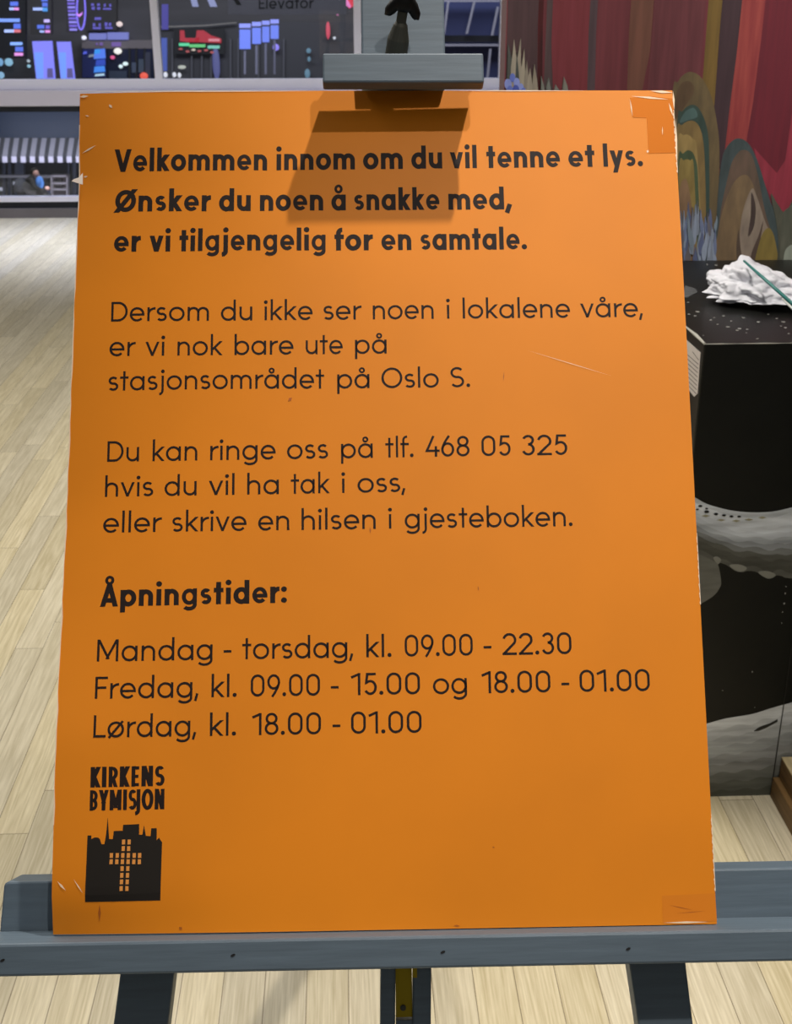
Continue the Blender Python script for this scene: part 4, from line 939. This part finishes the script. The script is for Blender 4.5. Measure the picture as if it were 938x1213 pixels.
# right part of the middle pane
e = empty('neon_figure', on_y(405, 16, 39), 'pink and red curved neon light beside the second mullion', 'lamp')
obj('tube', tube([on_y(x, y, 39) for x, y in [(398, -6), (397, 4), (396, 12), (399, 15), (402, 10), (404, 4), (410, 2), (416, 8)]], [.10, .13, .11, .09, .09, .1, .1, .06], n=10), G((228, 130, 190), 1.0), e)
obj('red_tube', tube([on_y(x, y, 39.05) for x, y in [(408, -8), (413, -1), (417.5, 8)]], .12, n=10), G((214, 52, 70), .9), e)
tl('neon_tube', 'short upright pinkish red neon tube below the curved neon', 388.5, 36, 2.6, 10, (216, 84, 104), .9)
tl('spot_lamp', 'tiny white lamp right of the upright red neon tube', 396, 45, 1.8, 1.6, (225, 228, 235), 1.0)
for (cx, cy, rx, ry), lbl in [((365.5, 60, 3, 3), 'upper dim cyan lamp reflected low in the middle pane'), ((366, 70, 2, 3), 'middle dim cyan lamp low in the middle pane'), ((364, 87, 3.4, 5.4), 'lowest pale cyan lamp at the sill left of the easel clamp')]:
    tl('spot_lamp', lbl, cx, cy, rx, ry, (104, 140, 160), .8)
# third pane: reflections in the glass, built as rails and braces
e = empty('reflection_wall', on_y(560, 100, 30), 'dark blue panel with pale rails and slanting braces standing in for reflections right of the mast', 'reflection')
obj('panel', quad(500, -40, 640, 110, 30.3, .2), mat('night_blue', lin(56, 62, 98), .4), e)
M_TR = mat('reflection_grey', lin(140, 138, 150), .4)
for y in (1.0, 53.5): obj('rail', quad(500, y - 1.3, 640, y + 1.3, 30, .12), M_TR, e)
obj('dark_rail', quad(500, 42, 640, 50, 30.1, .1), M_NEAR, e)
for a, b in [((531, 2), (526, 40)), ((562, 2), (553, 40)), ((590, 8), (583, 42)), ((581, 58), (577, 98))]:
    obj('brace', prism([on_y(a[0] - 1.2, a[1], 29.95), on_y(a[0] + 1.2, a[1], 29.95), on_y(b[0] + 1.2, b[1], 29.95), on_y(b[0] - 1.2, b[1], 29.95)][::-1], (0, .1, 0)), M_TR, e)
# lower window: kiosk with striped awning and someone sitting
YK = 32.0
e = empty('kiosk', on_y(50, 240, YK), 'dark kiosk with a striped grey awning seen through the lower window', 'kiosk')
obj('fascia', quad(-160, 129, 140, 164, YK, .5), M_BEAM, e)
obj('back_wall', quad(-160, 160, 140, 246, YK + 1.2, .2), mat('kiosk_wall', lin(58, 66, 84), .5), e)
bm = bmesh.new(); bw = bmesh.new(); bd = bmesh.new()
for k in range(-12, 12):
    x = 2.5 + k * 10.9
    for (a, b_, tgt) in ((x, x + 6.0, bm), (x + 6.0, x + 10.9, bd)):
        q = [on_y(a + 3.4, 163.5, YK - .05), on_y(b_ + 3.4, 163.5, YK - .05), on_y(b_, 185.5, YK - .9), on_y(a, 185.5, YK - .9)]
        prism(q, (0, .02, -.04), tgt)
    prism([on_y(x, 185.5, YK - .92), on_y(x + 6, 185.5, YK - .92), on_y(x + 6.4, 192.5, YK - .92), on_y(x + .4, 192.5, YK - .92)], (0, .02, 0), bw)
    prism([on_y(x + 6, 185.5, YK - .92), on_y(x + 10.9, 185.5, YK - .92), on_y(x + 11.3, 192, YK - .92), on_y(x + 6.4, 192, YK - .92)], (0, .02, 0), bd)
an = obj('awning', bm, mat('awning_grey', lin(112, 112, 124), .7), e)
obj('dark_stripe', bd, mat('awning_dark', lin(44, 46, 54), .7), an)
obj('valance', bw, mat('awning_valance', lin(188, 186, 208), .6), an)
for x0, x1 in ((3, 6.5), (9.5, 13), (17.5, 28), (80, 82), (86, 90)): obj('post', quad(x0, 192, x1, 240, YK + .4, .2), mat('kiosk_post', lin(82, 92, 118), .4), e)
obj('counter_rail', quad(-160, 208, 80, 210.6, YK + .2, .2), mat('counter_white', lin(200, 200, 215), .5), e)
cs = empty('food_cabinet', on_y(70, 240, YK), 'pale shelf cabinet right of the sitting person beneath the awning', 'cabinet')
M_CAB = mat('cabinet_white', lin(240, 232, 245), .5)
obj('back', quad(60, 207.6, 80, 236, YK + .1, .05), mat('cabinet_shade', lin(120, 110, 116), .6), cs)
for y in (207.6, 216.2, 223.5): obj('shelf', quad(60, y, 80, y + 2.2, YK - .1, .25), M_CAB, cs)
for x in (60, 78.4): obj('side', quad(x, 207.6, x + 1.6, 236, YK - .1, .25), M_CAB, cs)
for x, y in ((69, 213.5), (70, 221.3)): 
    o = obj('food_tray', quad(x - 4, y - 1.6, x + 4, y + 1.7, YK - .06, .14), mat('tray_dark', lin(58, 54, 62), .5)); tag(o, 'dark tray on the %s shelf of the pale cabinet' % ('upper' if y < 215 else 'lower'), 'tray')
for k, (x, y, r) in enumerate(((7, 216.5, 2.2), (16, 217, 2), (1.5, 224, 2.4))):
    tl('cafe_lamp', ['left one of two dim lamps below the kiosk counter rail', 'right one of two dim lamps below the kiosk counter rail, by the person', 'bright lamp low at the left photo edge below the counter rail'][k], x, y, r, r, (200, 205, 222), .7, 33.05, end=33.19)
# bench and sitting person
YP = 30.5
zb = on_y(40, 237.5, YP).z
e = empty('bench', (on_y(40, 233, YP).x, YP, ZF), 'long dark bench the person sits on behind the pale window rail', 'bench')
M_BEN = mat('bench_dark', lin(40, 46, 62), .6)
obj('seat', box(on_y(-60, 233, YP).x, on_y(95, 233, YP).x, YP - .2, YP + .75, zb - .06, zb), M_BEN, e)
for x in (-40, 30, 90): obj('leg', box(on_y(x, 233, YP).x - .03, on_y(x, 233, YP).x + .03, YP - .15, YP + .25, ZF, zb - .061), M_BEN, e)
def px3(x, y, dy=0.0): return on_y(x, y, YP + dy)
pe = empty('person', px3(36, 233), 'person in dark jacket and blue shirt sitting on the bench looking down at their hands', 'person')
def skin(name, verts, edges, rad, m, parent):
    me = bpy.data.meshes.new(name); me.from_pydata([tuple(v) for v in verts], edges, []); o = bpy.data.objects.new(name, me); C.objects.link(o)
    me.materials.append(m)
    sm = o.modifiers.new('skin', 'SKIN'); sm.use_smooth_shade = True
    for i, r in enumerate(rad): me.skin_vertices[0].data[i].radius = (r, r)
    me.skin_vertices[0].data[0].use_root = True
    ss = o.modifiers.new('sub', 'SUBSURF'); ss.levels = 2; ss.render_levels = 2
    o.parent = parent; o.matrix_parent_inverse = parent.matrix_world.inverted(); return o
M_JKT = mat('dark_jacket', lin(34, 33, 34), .8); M_SKIN = mat('skin_tone', lin(206, 160, 146), .6); M_HAIR = mat('dark_hair', lin(30, 26, 26), .8); M_JEAN = mat('blue_jeans', lin(80, 92, 140), .8)
Vt = [px3(33, 230.5), px3(33.5, 224), px3(35.5, 216.5), px3(38.5, 211), px3(40.5, 207.5), px3(41.8, 203.2), px3(37, 214, -.16), px3(41, 222.5, -.24), px3(51, 226, -.2), px3(55.5, 223.5, -.16), px3(38, 213, .16), px3(43, 221, .22), px3(52, 224, .12), px3(56, 222.5, .05),
      px3(44, 230, -.2), px3(54, 230.5, -.38), px3(55, 240, -.38), px3(45, 230, -.02), px3(58, 230.5, -.36), px3(59, 240, -.36)]
Ed = [(0, 1), (1, 2), (2, 3), (3, 4), (4, 5), (3, 6), (6, 7), (7, 8), (8, 9), (3, 10), (10, 11), (11, 12), (12, 13), (0, 14), (14, 15), (15, 16), (0, 17), (17, 18), (18, 19)]
Rd = [.17, .17, .17, .12, .055, .085, .085, .062, .05, .045, .085, .062, .05, .045, .10, .085, .06, .10, .085, .06]
skin('body', Vt, Ed, Rd, M_JKT, pe)
obj('face', ball(px3(42.3, 205.6, -.03), .085, sx=.92, sz=1.12), M_SKIN, pe, smooth=True)
obj('hair', ball(px3(40.8, 203.3, .01), .098, sx=1.05, sz=.98), M_HAIR, pe, smooth=True)
obj('shirt', ball(px3(47, 217, -.06), .11, sx=.85, sy=1.6, sz=1.5), mat('bright_blue_shirt', lin(92, 150, 232), .7), pe, smooth=True)
for q in (-.16, .05): obj('hand', ball(px3(56, 223, q), .055, sx=1.1, sz=.9), M_SKIN, pe, smooth=True)
obj('trousers', ball(px3(49, 229.5, -.12), .12, sx=1.9, sy=1.5, sz=.75), M_JEAN, pe, smooth=True)
bp_ = empty('backpack', px3(25, 233, .1), 'dark rounded backpack standing behind the sitting person', 'backpack')
obj('bag', ball(px3(25.5, 222, .45), .22, sx=.8, sz=1.05), mat('dark_bag', lin(34, 38, 46), .8), bp_, smooth=True)
obj('pocket', ball(px3(24.5, 226, .27), .12, sx=.9, sz=.8), mat('dark_bag_pocket', lin(30, 32, 38), .8), bp_, smooth=True)
